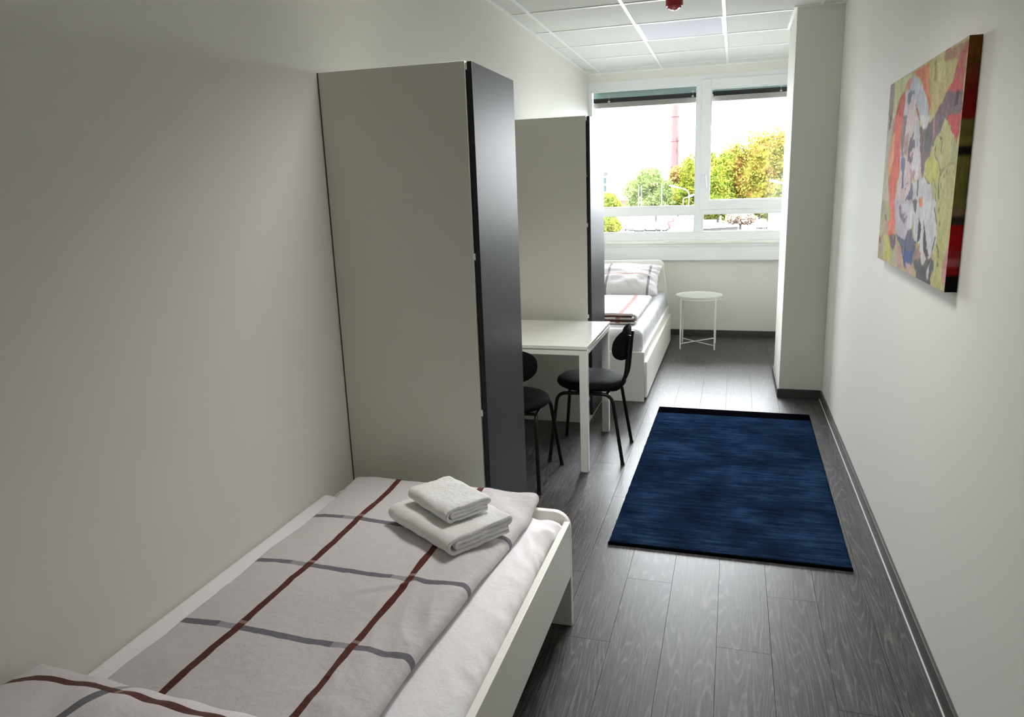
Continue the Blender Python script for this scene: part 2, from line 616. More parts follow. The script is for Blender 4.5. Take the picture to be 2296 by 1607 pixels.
floor = struct('floor', box(-0.05, W_ + .05, Y_BACK - .05, D_ + .05, -0.10, -0.006), simple('screed', (45, 44, 43), 0.9))
PW, PL = 0.1831, 1.22
x0 = 0.932 - 6 * PW
joints = {0: 0.0, 5: 2.222, 6: 2.66 - .0, 7: 1.55, 8: 2.28, 9: 2.647, 10: 1.86, 11: 2.88}
joints = {}
for k, yj in ((5, 1.45), (6, 2.222), (7, 2.661), (8, 1.80), (9, 2.28), (10, 2.647), (11, 2.05), (12, 2.88)):
    joints[k] = yj
rp = random.Random(4)
plank_mesh = {}
for k in range(0, 14):
    xa, xb = x0 + k * PW, x0 + (k + 1) * PW
    xa2, xb2 = max(xa, 0.0), min(xb, W_)
    if xb2 - xa2 < 0.01:
        continue
    y = joints.get(k, rp.uniform(0, PL))
    while y > Y_BACK:
        y -= PL
    while y < D_:
        ya, yb = max(y, Y_BACK), min(y + PL, D_)
        if yb - ya > 0.02:
            key = (round(xb2 - xa2, 4), round(yb - ya, 4))
            if key not in plank_mesh:
                w2, l2, g, c = key[0] / 2, key[1] / 2, 0.0003, 0.0004
                mb = MB()
                a = [(-w2 + g, -l2 + g), (w2 - g, -l2 + g), (w2 - g, l2 - g), (-w2 + g, l2 - g)]
                t = [(-w2 + g + c, -l2 + g + c), (w2 - g - c, -l2 + g + c), (w2 - g - c, l2 - g - c), (-w2 + g + c, l2 - g - c)]
                vv = [(p[0], p[1], -0.0055) for p in a] + [(p[0], p[1], -0.0008) for p in a] + [(p[0], p[1], 0.0) for p in t]
                mb.add(vv, [(0, 3, 2, 1), (0, 1, 5, 4), (1, 2, 6, 5), (2, 3, 7, 6), (3, 0, 4, 7),
                            (4, 5, 9, 8), (5, 6, 10, 9), (6, 7, 11, 10), (7, 4, 8, 11), (8, 9, 10, 11)])
                me = bpy.data.meshes.new('plank')
                me.from_pydata(mb.v, [], mb.f)
                plank_mesh[key] = me
            o = place(plank_mesh[key], 'plank', M['floor'], floor)
            o.location = ((xa2 + xb2) / 2, (ya + yb) / 2, 0)
        y += PL

# ceiling: slab, tiles and grid bars
ceiling = struct('ceiling', box(-0.05, W_ + .05, Y_BACK - .05, D_ + .05, 2.76, 2.95), M['ceiling'])
GX = [0.1376 + k * 0.6246 for k in range(4)]
GY = [4.9245 + j * 0.6262 for j in range(-10, 5)]
xs = [0.0] + GX + [W_]
ys = [Y_BACK] + [y for y in GY if y > Y_BACK] + [D_]
tile_mesh = {}
panel_cell = None
for i in range(len(xs) - 1):
    for j in range(len(ys) - 1):
        w, l = xs[i + 1] - xs[i] - 0.006, ys[j + 1] - ys[j] - 0.006
        if i == 2 and abs(ys[j] - 5.5507) < 0.01:
            panel_cell = (xs[i], xs[i + 1], ys[j], ys[j + 1])
            continue
        if i == 2 and abs(ys[j] - 2.4197) < 0.01:
            panel_cell2 = (xs[i], xs[i + 1], ys[j], ys[j + 1])
            continue
        key = (round(w, 3), round(l, 3))
        if key not in tile_mesh:
            mb = MB()
            mb.box(-w / 2, w / 2, -l / 2, l / 2, 0.0, 0.016)
            me = bpy.data.meshes.new('tile')
            me.from_pydata(mb.v, [], mb.f)
            tile_mesh[key] = me
        o = place(tile_mesh[key], 'tile', M['ceiling'], ceiling)
        o.location = ((xs[i] + xs[i + 1]) / 2, (ys[j] + ys[j + 1]) / 2, 2.7225 + rp.uniform(-.0006, .0006))
for x in GX:
    build(box(x - .012, x + .012, Y_BACK, D_, 2.7165, 2.722), 'grid_bar', M['grid'], ceiling, bevel=0.001, seg=1, origin=(x, 3, 2.72))
for y in GY:
    if y > Y_BACK:
        for i in range(len(xs) - 1):
            build(box(xs[i] + (.0125 if i else 0), xs[i + 1] - (.0125 if i < len(xs) - 2 else 0), y - .012, y + .012, 2.7172, 2.722), 'cross_bar', M['grid'], ceiling, origin=(x, y, 2.72))
# stepped wall angle along the ceiling edge
build(box(0.0, .022, Y_BACK, D_, 2.712, 2.722), 'edge_angle', M['grid'], ceiling)
build(box(W_ - .022, W_, Y_BACK, 5.464, 2.712, 2.722), 'edge_angle', M['grid'], ceiling)
build(box(.022, W_, D_ - .02, D_, 2.712, 2.722), 'edge_angle', M['grid'], ceiling)
pe = MB()
pe.box(1.8396, 1.8596, 5.444, 6.19, 2.712, 2.722)
pe.box(1.8596, W_ - .022, 5.444, 5.464, 2.712, 2.722)
build(pe, 'edge_angle', M['grid'], ceiling)

m_, nt_, bs_ = new_mat('lit_diffuser')
bs_.inputs['Base Color'].default_value = (.9, .9, .9, 1)
bs_.inputs['Emission Color'].default_value = (1.0, 0.965, 0.93, 1)
bs_.inputs['Emission Strength'].default_value = PANEL
M['diffuser_on'] = m_
M['diffuser_off'] = simple('opal_diffuser', (226, 229, 240), 0.8, 0.2)
for (a, b_, c, d), lab, dm in ((panel_cell, 'square flat white light panel set in the tiled ceiling near the window', 'diffuser_off'),
                               (panel_cell2, 'lit square light panel in the ceiling between the nearest wardrobe and the painting', 'diffuser_on')):
    lt = thing('ceiling_light', lab, 'light', ((a + b_) / 2, (c + d) / 2, 2.722))
    fr = MB()
    fr.box(a + .0125, b_ - .0125, c + .0125, c + .022, 2.7185, 2.74)
    fr.box(a + .0125, b_ - .0125, d - .022, d - .0125, 2.7185, 2.74)
    fr.box(a + .0125, a + .022, c + .022, d - .022, 2.7185, 2.74)
    fr.box(b_ - .022, b_ - .0125, c + .022, d - .022, 2.7185, 2.74)
    build(fr, 'frame', M['grid'], lt)
    build(box(a + .022, b_ - .022, c + .022, d - .022, 2.7205, 2.73), 'diffuser', M[dm], lt)

# skirting boards
SK = 0.064
struct('baseboard_left', box(0.0, .012, Y_BACK, D_, 0.0, SK), M['skirt'], bevel=0.0015, seg=1)
struct('baseboard_right', box(W_ - .012, W_, Y_BACK, 5.464 - .012, 0.0, SK), M['skirt'], bevel=0.0015, seg=1)
struct('baseboard_window', box(.012, W_, D_ - .012, D_, 0.0, SK), M['skirt'], bevel=0.0015, seg=1)
pb = MB()
pb.box(1.8476, W_ - .012, 5.452, 5.464, 0.0, SK)
pb.box(1.8476, 1.8596, 5.464, 6.182, 0.0, SK)
pb.box(1.8596, W_, 6.17, 6.182, 0.0, SK)
struct('baseboard_pier', pb, M['skirt'], bevel=0.0015, seg=1)
struct('trim_1', box(W_ - .0165, W_ - .012, Y_BACK, 5.45, 0.0, .0035), simple('white_strip', (225, 225, 222), 0.4))  # thin white line along the foot of the right skirting
struct('trim_2', box(.012, .0165, Y_BACK, 2.40, 0.0, .0035), simple('white_strip_left', (225, 225, 222), 0.4))  # the same thin white line on the left side

# ------------------------------------------------------------------ window
win = MB()
win.box(0.0, W_, D_, D_ + .07, 2.545, 2.64)         # head
win.box(0.0, W_, D_, D_ + .07, 1.01, 1.094)         # bottom rail
win.box(0.0, .026, D_, D_ + .07, 1.094, 2.545)      # left jamb
win.box(W_ - .03, W_, D_, D_ + .07, 1.094, 2.545)   # right jamb
win.box(1.103, 1.182, D_, D_ + .07, 1.094, 2.545)   # mullion
win.box(.026, 1.103, D_, D_ + .07, 1.279, 1.362)    # transom left
win.box(1.182, W_ - .03, D_, D_ + .07, 1.283, 1.345)  # transom right
window = struct('window_1', win, M['pvc'], bevel=0.003, seg=2)
sash = MB()
ys0, ys1 = D_ - .014, D_ + .05
sash.box(1.150, 1.240, ys0, ys1, 1.325, 2.592)
sash.box(2.055, 2.145, ys0, ys1, 1.325, 2.592)
sash.box(1.240, 2.055, ys0, ys1, 2.503, 2.592)
sash.box(1.240, 2.055, ys0, ys1, 1.325, 1.416)
build(sash, 'sash', M['pvc'], window, bevel=0.003)
def bead(x0_, x1_, z0_, z1_):
    b = MB()
    w = .010
    yy0, yy1 = D_ + .012, D_ + .03
    b.box(x0_, x1_, yy0, yy1, z1_ - w, z1_)
    b.box(x0_, x1_, yy0, yy1, z0_, z0_ + w)
    b.box(x0_, x0_ + w, yy0, yy1, z0_ + w, z1_ - w)
    b.box(x1_ - w, x1_, yy0, yy1, z0_ + w, z1_ - w)
    return b
for (xa, xb, za, zb) in ((.026, 1.103, 1.362, 2.545), (1.240, 2.055, 1.416, 2.503), (.026, 1.103, 1.094, 1.279), (1.182, 2.129, 1.094, 1.283)):
    build(bead(xa, xb, za, zb), 'glazing_bead', M['pvc'], window)
    build(box(xa + .002, xb - .002, D_ + .031, D_ + .035, za + .002, zb - .002), 'pane', M['glass'], window)
hd = MB()
hd.box(1.190, 1.214, ys0 - .010, ys0, 1.625, 1.690)
hd.tube(bend([(1.202, ys0 - .008, 1.672), (1.202, ys0 - .045, 1.672), (1.214, ys0 - .05, 1.545)], .012), .0085, 10)
build(hd, 'handle', M['pvc'], window, smooth='angle')
sl = MB()
sl.box(.001, W_ - .001, 7.585, D_, .985, 1.014)
build(sl, 'sill', M['white_gloss'], window, bevel=0.004)
build(box(.001, W_ - .001, 7.605, D_, .955, .985), 'sill_profile', M['pvc'], window, bevel=0.002)
build(box(.001, W_ - .001, 7.615, D_, .812, .955), 'sill_panel', M['pvc'], window, bevel=0.002)
build(box(.0, W_, D_ + .07, D_ + .28, 0.975, 1.01), 'outer_sill', simple('alu_sill', (190, 192, 194), .4, .5), window)

# venetian blinds outside the panes, pulled up
def blind(name, x0_, x1_, label, clips):
    r = thing(name, label, 'blind', ((x0_ + x1_) / 2, 7.82, 2.38), 'raised venetian blinds outside the window')
    build(box(x0_, x1_, 7.772, 7.845, 2.388, 2.441), 'bottom_rail', M['blind_rail'], r, bevel=0.004)
    z = 2.443
    for i in range(8):
        s = MB()
        prof = [(-.036 + .072 * t / 8, 0.011 * math.sin(PI * t / 8)) for t in range(9)]
        rows = [[(x, 7.825 + p, z + q) for (p, q) in prof] for x in (x0_, x1_)]
        s.grid(rows)
        s.grid([[(x, y_, z_ + .0012) for (x, y_, z_) in rr] for rr in rows])
        build(s, 'slat', M['blind_slat'], r, smooth=True)
        z += 0.0058
    build(box(x0_, x1_, 7.785, 7.87, 2.487, 2.66), 'head_panel', M['blind_head'], r, bevel=0.002)
    for cx in clips:
        for cz in (2.452, 2.500):
            build(MB().lathe(cx, 7.776, [(.003, cz - .006), (.011, cz - .005), (.012, cz), (.009, cz + .006), (.003, cz + .007)], 12), 'clip', M['pvc'], r, smooth=True)
        build(box(cx - .002, cx + .002, 7.778, 7.781, 2.41, 2.60), 'ladder_tape', M['blind_rail'], r)
    return r
M['blind_rail'] = simple('blind_rail', (205, 198, 192), .4, .5)
M['blind_slat'] = simple('blind_slat', (34, 37, 38), .6, .2)
M['blind_head'] = simple('blind_head', (178, 205, 202), .3, .5)
blind('window_blind', .03, 1.13, 'grey venetian blind pulled up outside the fixed left pane', (.20, 1.055))
blind('window_blind', 1.15, 2.12, 'grey venetian blind pulled up outside the right opening sash', (1.90, 1.25))
PAINT=[((150,135,130),[(-25,-7),(75,-4),(86,208),(-24,195)]),
((183,184,138),[(75,-4),(253,8),(372,7),(337,30),(267,58),(170,114),(140,183),(88,212)]),
((165,155,105),[(595,9),(1003,15),(987,112),(889,104),(851,173),(806,199),(738,242),(662,279),(630,123)]),
((150,115,90),[(770,0),(1003,15),(996,70),(916,64),(851,57),(779,41)]),
((176,170,122),[(699,32),(764,28),(802,87),(785,139),(726,116)]),
((178,104,76),[(389,11),(595,9),(603,93),(663,202),(641,246),(583,152),(487,58)]),
((180,125,85),[(527,16),(596,15),(630,123),(657,200),(601,142)]),
((130,120,80),[(656,14),(689,16),(700,112),(672,107)]),
((160,90,80),[(970,39),(1007,16),(988,115),(991,208),(1006,319),(871,303),(825,180),(883,146),(903,96),(933,50)]),
((178,78,80),[(893,143),(980,165),(983,196),(845,195),(866,165)]),
((110,90,95),[(818,179),(988,198),(1001,272),(911,307),(697,283),(739,248),(803,210)]),
((70,60,65),[(929,183),(958,199),(950,250),(924,250)]),
((165,168,176),[(375,22),(445,46),(553,122),(618,181),(656,277),(553,267),(481,187),(350,114),(267,58),(312,34)]),
((185,125,105),[(329,34),(379,35),(356,74),(326,88),(268,64),(296,35)]),
((180,172,172),[(271,78),(346,99),(460,165),(531,264),(277,234),(261,141)]),
((110,112,118),[(353,95),(413,103),(434,122),(384,116),(374,142),(347,168),(325,152),(323,110)]),
((150,95,90),[(445,166),(492,202),(539,264),(515,261),(480,212)]),
((182,84,74),[(196,103),(272,81),(285,131),(273,185),(268,233),(130,217),(168,142)]),
((176,168,152),[(-32,165),(89,181),(113,307),(68,415),(96,553),(153,683),(-25,691),(3,457)]),
((120,105,105),[(25,173),(79,180),(64,242),(31,257)]),
((188,172,172),[(287,206),(509,234),(565,372),(622,536),(509,541),(511,581),(525,667),(253,679),(272,568),(300,495),(267,407),(264,291)]),
((202,100,85),[(121,185),(268,203),(264,291),(270,349),(282,465),(279,525),(247,583),(253,679),(153,683),(96,553),(154,461),(121,338)]),
((210,146,104),[(109,292),(156,281),(159,326),(167,432),(136,507),(83,506),(68,413)]),
((125,115,118),[(268,203),(342,212),(329,298),(315,382),(344,425),(297,414),(267,334)]),
((165,140,135),[(332,313),(397,299),(388,359),(385,414),(341,411),(321,368)]),
((110,95,110),[(472,306),(415,333),(395,387),(401,442),(447,457),(497,433),(429,421),(432,399),(500,383),(491,350),(444,349),(468,319)]),
((165,125,130),[(443,411),(490,406),(482,434),(449,433)]),
((192,192,198),[(500,383),(548,391),(563,449),(572,514),(537,528),(461,480),(481,432)]),
((165,172,178),[(468,258),(519,277),(554,386),(514,379)]),
((112,98,102),[(537,287),(601,309),(637,290),(694,275),(723,261),(842,276),(803,332),(751,373),(714,407),(702,438),(660,461),(649,503),(629,536),(599,476)]),
((95,92,92),[(623,313),(690,284),(715,359),(687,430),(638,402)]),
((180,180,178),[(516,235),(683,256),(648,279),(634,302),(601,309),(552,286)]),
((160,115,110),[(701,275),(727,276),(742,361),(716,334)]),
((166,164,116),[(838,284),(886,317),(922,355),(981,382),(993,386),(996,598),(1003,647),(783,656),(770,579),(720,564),(655,524),(667,461),(724,419),(750,368),(803,333)]),
((172,72,76),[(847,275),(995,294),(989,371),(980,398),(921,349),(886,317)]),
((172,170,95),[(672,453),(742,437),(806,471),(834,507),(808,555),(718,555),(661,521)]),
((150,150,115),[(913,364),(972,384),(981,488),(933,470),(932,421)]),
((105,105,135),[(299,421),(353,424),(370,455),(363,497),(377,582),(343,591),(332,510),(301,467)]),
((165,130,135),[(447,488),(531,501),(525,541),(477,540)]),
((178,178,183),[(622,536),(655,526),(733,564),(770,579),(776,656),(533,667),(512,553)]),
((100,100,125),[(467,535),(508,567),(521,621),(493,668),(468,637),(409,673),(405,652),(430,621),(476,601),(487,579)]),
((190,120,85),[(609,629),(662,624),(675,662),(610,664)]),
((60,58,60),[(700,635),(736,629),(726,644)]),
((85,85,85),[(437,551),(447,556),(399,566),(398,563)]),
((85,80,85),[(391,585),(410,576),(410,590)]),
((90,88,95),[(572,544),(587,544),(594,614),(578,614)]),
((95,90,90),[(775,356),(809,360),(836,383),(829,428),(823,425),(825,384),(799,365)]),
((100,98,72),[(753,398),(763,398),(765,434),(755,433)]),
((100,98,72),[(755,433),(765,434),(818,472),(808,472)]),
((100,98,72),[(808,472),(818,472),(846,507),(837,507)]),
((100,98,72),[(837,507),(846,507),(838,555),(828,555)]),
((100,98,72),[(828,555),(838,555),(857,654),(847,654)]),
((100,98,72),[(903,501),(912,501),(909,513),(900,513)]),
((100,98,72),[(880,522),(889,522),(882,541),(873,541)]),
((100,98,72),[(857,559),(867,559),(863,582),(853,582)]),
((100,98,72),[(964,503),(974,505),(981,513),(973,513)]),
((100,98,72),[(876,493),(885,493),(844,526),(834,526)]),
((100,98,72),[(834,330),(843,330),(866,330),(857,330)]),
((100,98,72),[(763,545),(774,545),(826,583),(817,583)]),
((100,98,72),[(657,524),(668,524),(732,562),(721,562)]),
((100,98,72),[(803,602),(813,602),(832,655),(822,655)]),
((100,98,72),[(873,493),(882,493),(965,472),(957,472)]),
((165,155,125),[(-35,656),(137,651),(147,775),(182,859),(279,926),(352,992),(-20,996)]),
((178,175,96),[(84,855),(178,846),(249,936),(238,982),(121,989),(133,899)]),
((150,110,85),[(-15,869),(51,873),(48,909),(-3,911)]),
((168,165,112),[(814,631),(996,624),(1001,789),(970,866),(958,945),(973,981),(986,1011),(837,1011),(852,896),(859,789)]),
((172,162,172),[(237,648),(546,639),(561,729),(542,792),(489,802),(462,842),(395,846),(317,825),(276,750)]),
((205,108,94),[(154,651),(248,648),(280,766),(277,835),(178,846),(147,775),(200,754)]),
((115,92,98),[(190,844),(301,827),(321,877),(289,922),(240,904)]),
((150,160,130),[(289,922),(324,890),(362,991),(303,973)]),
((120,105,125),[(319,675),(369,673),(369,710),(428,710),(416,736),(469,724),(448,752),(423,765),(352,721)]),
((186,186,190),[(366,660),(533,660),(546,775),(506,794),(471,767),(487,720),(396,700)]),
((92,95,114),[(307,825),(395,843),(462,842),(489,800),(554,775),(586,828),(636,823),(614,903),(584,955),(508,942),(479,978),(416,885),(348,861)]),
((72,84,135),[(475,890),(584,892),(587,936),(500,988),(459,940)]),
((172,136,130),[(329,870),(416,889),(473,992),(363,995)]),
((178,148,142),[(509,949),(584,955),(631,1004),(511,1008)]),
((170,140,95),[(614,838),(676,836),(697,890),(637,893)]),
((183,183,186),[(537,639),(821,629),(844,724),(867,788),(838,871),(807,889),(775,880),(743,812),(709,733),(724,859),(757,897),(733,926),(679,865),(636,827),(595,831)]),
((190,120,85),[(605,636),(660,635),(668,663),(620,667)]),
((70,68,72),[(638,708),(674,751),(671,820),(639,838),(637,767)]),
((80,75,80),[(698,725),(743,812),(794,877),(772,894),(724,859)]),
((100,92,92),[(529,639),(588,637),(586,696),(560,694)]),
((140,115,105),[(588,907),(671,836),(705,904),(672,968),(620,961)]),
((90,88,93),[(613,932),(689,907),(742,927),(772,894),(827,884),(864,889),(861,935),(834,968),(847,992),(837,1011),(675,1011),(664,969)]),
((176,176,170),[(834,880),(817,928),(824,982),(795,988),(785,949),(814,916)]),
((95,90,85),[(843,790),(853,789),(843,832),(834,880),(829,835)]),
((182,135,130),[(994,800),(997,848),(1008,923),(1001,980),(970,969),(958,919),(964,866)]),
((98,95,75),[(858,664),(868,664),(867,685),(857,686)]),
((98,95,75),[(881,719),(891,717),(894,737),(885,739)]),
((98,95,75),[(803,659),(813,659),(859,736),(849,736)]),
((98,95,75),[(868,813),(878,813),(920,873),(910,874)]),
((98,95,75),[(900,889),(910,888),(913,903),(904,904)]),
((98,95,75),[(79,735),(98,733),(131,766),(113,767)]),
((98,95,75),[(-27,667),(-8,667),(-5,750),(-24,751)])]

# ------------------------------------------------------------------ soft goods helpers
def nz(x, y, z=0.0):
    return noise.noise(Vector((x, y, z)))

def uv_mesh(name, verts, faces, uvs, mat, parent, loc=None, mtx=None):
    off = world_of(parent)
    me = bpy.data.meshes.new(name)
    me.from_pydata([(v[0] - off.x, v[1] - off.y, v[2] - off.z) for v in verts], [], faces)
    lay = me.uv_layers.new(name='weave')
    for lp in me.loops:
        lay.data[lp.index].uv = uvs[lp.vertex_index]
    fix_normals(me)
    me.shade_smooth()
    return place(me, name, mat, parent)

def slab(name, x0, x1, y0, y1, z0, z1, r, nx, ny, mat, parent, disp=None, nr=5, ns=2, ne=5, u_off=0.0):
    """soft cushion-like block with rounded edges"""
    sections = []
    for i in range(ne + 1):
        th = PI / 2 * i / ne
        sections.append((y0 + r * (1 - math.cos(th)), r * (1 - math.sin(th)), y0 + r - r * (PI / 2 - th)))
    for j in range(1, ny):
        y = y0 + r + (y1 - y0 - 2 * r) * j / ny
        sections.append((y, 0.0, y))
    for i in range(ne, -1, -1):
        th = PI / 2 * i / ne
        sections.append((y1 - r * (1 - math.cos(th)), r * (1 - math.sin(th)), y1 - r + r * (PI / 2 - th)))
    vs_, uvs = [], []
    n = None
    for (y, o, vv) in sections:
        rr = max(r - o, 1e-4)
        xa, xb, za, zb = x0 + o, x1 - o, z0 + o, z1 - o
        loop = []
        for k in range(nx + 1):
            x = xa + rr + (xb - xa - 2 * rr) * k / nx
            loop.append((x, zb, x))
        for k in range(1, nr + 1):
            a = PI / 2 * k / nr
            loop.append((xb - rr + rr * math.sin(a), zb - rr + rr * math.cos(a), xb - rr + rr * a))
        for k in range(1, ns + 1):
            z = (zb - rr) + ((za + rr) - (zb - rr)) * k / ns
            loop.append((xb, z, xb - rr + rr * PI / 2 + (zb - rr - z)))
        for k in range(1, nr + 1):
            a = PI / 2 * k / nr
            loop.append((xb - rr + rr * math.cos(a), za + rr - rr * math.sin(a), xb + (zb - za) + rr * a))
        for k in range(1, 5):
            x = (xb - rr) + ((xa + rr) - (xb - rr)) * k / 4
            loop.append((x, za, x + .3))
        for k in range(1, nr + 1):
            a = PI / 2 * k / nr
            loop.append((xa + rr - rr * math.sin(a), za + rr - rr * math.cos(a), xa - (zb - za) - rr * (1 - k / nr)))
        for k in range(1, ns + 1):
            z = (za + rr) + ((zb - rr) - (za + rr)) * k / ns
            loop.append((xa, z, xa + rr - rr * PI / 2 - (zb - rr - z)))
        for k in range(1, nr):
            a = PI / 2 * k / nr
            loop.append((xa + rr - rr * math.cos(a), zb - rr + rr * math.sin(a), xa + rr - rr * (PI / 2 - a)))
        n = len(loop)
        for (x, z, u) in loop:
            p = [x, y, z]
            if disp:
                d = disp(x, y, z)
                p = [p[0] + d[0], p[1] + d[1], p[2] + d[2]]
            vs_.append(p)
            uvs.append((u + u_off, vv))
    fs_ = []
    m = len(sections)
    for i in range(m - 1):
        for k in range(n):
            a, b = i * n + k, i * n + (k + 1) % n
            fs_.append((a, b, b + n, a + n))
    fs_.append(tuple(range(n)))
    fs_.append(tuple((m - 1) * n + k for k in range(n - 1, -1, -1)))
    return uv_mesh(name, vs_, fs_, uvs, mat, parent)

def pillow(name, w, l, t, mtx, mat, parent, n=56, seed=0.0, sag=0.0):
    """w x l case filled to thickness t; mtx places it (local origin = centre)"""
    vs_, uvs, fs_ = [], [], []
    for side in (1, -1):
        for j in range(n + 1):
            for i in range(n + 1):
                u, v = -1 + 2 * i / n, -1 + 2 * j / n
                hu = max(0.0, 1 - abs(u) ** 2.6) ** 0.55
                hv = max(0.0, 1 - abs(v) ** 2.6) ** 0.55
                h = t / 2 * hu * hv
                edge = max(abs(u), abs(v))
                px = w / 2 * u * (1 - 0.05 * (1 - v * v) * abs(u))
                py = l / 2 * v * (1 - 0.05 * (1 - u * u) * abs(v))
                wr = (nz(u * 3 + seed, v * 3) * 0.012 + abs(nz(u * 6 + seed, v * 2.5, 3)) * 0.010 * edge) * min(1, 2.5 * (1 - edge) + .15)
                ang = math.atan2(v, u)
                wr += 0.006 * math.sin(ang * 22 + seed) * edge ** 4 * (1 - edge ** 12)
                z = side * h + wr * (1 if side > 0 else 0.3) - sag * (u * u + v * v)
                vs_.append(mtx @ Vector((px, py, z)))
                uvs.append((l / 2 - py, px + w / 2))
    o = (n + 1) ** 2
    for s in (0, 1):
        for j in range(n):
            for i in range(n):
                a = s * o + j * (n + 1) + i
                fs_.append((a, a + 1, a + n + 2, a + n + 1) if s == 0 else (a, a + n + 1, a + n + 2, a + 1))
    ring = [i for i in range(n + 1)] + [j * (n + 1) + n for j in range(1, n + 1)] + [n * (n + 1) + i for i in range(n - 1, -1, -1)] + [j * (n + 1) for j in range(n - 1, 0, -1)]
    for k in range(len(ring)):
        a, b = ring[k], ring[(k + 1) % len(ring)]
        fs_.append((a, a + o, b + o, b))
    return uv_mesh(name, vs_, fs_, uvs, mat, parent)

def smooth(a, b, x):
    t = min(1, max(0, (x - a) / (b - a)))
    return t * t * (3 - 2 * t)

# ------------------------------------------------------------------ wardrobes
def wardrobe(name, label, y0, y1, h):
    r = thing(name, label, 'wardrobe', (.30, (y0 + y1) / 2, 0), 'wardrobes along the left wall')
    t = .018
    build(box(.005, .5807, y0, y0 + t, 0, h), 'side_panel', M['white_lac'], r, bevel=0.001, seg=1)
    build(box(.005, .5807, y1 - t, y1, 0, h), 'side_panel', M['white_lac'], r, bevel=0.001, seg=1)
    build(box(.010, .5787, y0 + t, y1 - t, h - t, h), 'top_panel', M['white_lac'], r)
    build(box(.010, .5787, y0 + t, y1 - t, .055, .073), 'bottom_panel', M['white_lac'], r)
    build(box(.560, .576, y0 + t, y1 - t, 0, .055), 'plinth', M['white_lac'], r)
    build(box(.0008, .0048, y0 - .0004, y1, .0, h), 'back_panel', M['hardboard'], r)
    for z in (.45, .85, 1.25, 1.65):
        build(box(.012, .55, y0 + t, y1 - t, z, z + t), 'shelf', M['white_lac'], r)
    d = build(box(.587, .6055, y0 + .002, y1 - .002, .058, h - .003), 'door', M['door_dark'], r, bevel=0.001, seg=1)
    d['label'] = 'dark grey satin door'
    for z in (.18, .75, 1.35, h - .012):
        build(box(.5807, .5875, y0 + .001, y0 + .012, z - .018, z + .006), 'hinge', M['grid'], r)
    return r
w1 = wardrobe('wardrobe', 'tall white wardrobe with dark grey door at the foot of the near bed', 2.463, 2.963, 2.020)
w2 = wardrobe('wardrobe', 'tall white wardrobe with dark grey door beyond the table, beside the far bed', 4.593, 5.0986, 2.020)

# ------------------------------------------------------------------ near bed
bed = thing('bed', 'white single bed frame with rounded footboard, nearest, along the left wall', 'bed', (.483, 1.25, 0), 'single beds along the left wall')
BX = .966
def round_panel(x0_, x1_, z0_, z1_, r, y0_, y1_):
    poly = [(x0_, z0_), (x1_, z0_)] + arc(x1_ - r, z1_ - r, r, 0, PI / 2, 8) + arc(x0_ + r, z1_ - r, r, PI / 2, PI, 8)
    return MB().prism(poly, y0_, y1_, 'y')
build(round_panel(.006, BX, 0, .453, .062, 2.281, 2.3035), 'footboard', M['bed_white'], bed, bevel=0.003)
build(round_panel(.006, BX, 0, .77, .062, .19, .2125), 'headboard', M['bed_white'], bed, bevel=0.003)
build(box(BX - .022, BX, .213, 2.2805, .205, .420), 'side_rail', M['bed_white'], bed, bevel=0.002)
build(box(.006, .024, .213, 2.2805, .205, .420), 'side_rail', M['bed_white'], bed, bevel=0.002)
build(box(.46, .50, .213, 2.2805, .19, .236), 'centre_beam', M['grid'], bed)
for k in range(14):
    yk = .30 + k * .145
    build(box(.026, .942, yk, yk + .065, .238, .250), 'slat', M['slats'], bed, origin=(.484, yk, .244))

mat1 = thing('mattress', 'mattress under a wrinkled white fitted sheet on the near bed', 'mattress', (.483, 1.25, .251), 'mattresses on the beds')
def d_mat(x, y, z):
    dx = dy = dz = 0.0
    side = smooth(.80, .93, x)
    end = smooth(1.85, 2.2, y)
    w = nz(x * 14, y * 9) * 0.5 + nz(x * 30, y * 22, 2) * 0.28
    rid = abs(nz((x + y * .55) * 16, (y - x * .3) * 7, 5))
    dz += side * (0.008 * w - 0.024 * rid) * (0.40 + 1.0 * end)
    dz += 0.0012 * nz(x * 6, y * 5, 1)
    dz -= 0.018 * side * smooth(2.0, 1.3, y)
    lf = smooth(.09, .02, x) * smooth(.39, .44, z)
    dz += .012 * lf
    dx -= (x - .003) * .8 * lf
    dx += side * (.012 * w - .016 * rid * (.3 + end))
    if z > .40:
        tip = math.exp(-(((x - .93) / .035) ** 2 + ((y - 2.215) / .05) ** 2))
        dx += .026 * tip
        dz += .018 * tip
    return dx, dy, dz
slab('mattress_sheet', .006, .936, .220, 2.262, .252, .450, .045, 80, 190, M['sheet'], mat1, d_mat, nr=7, ns=6)

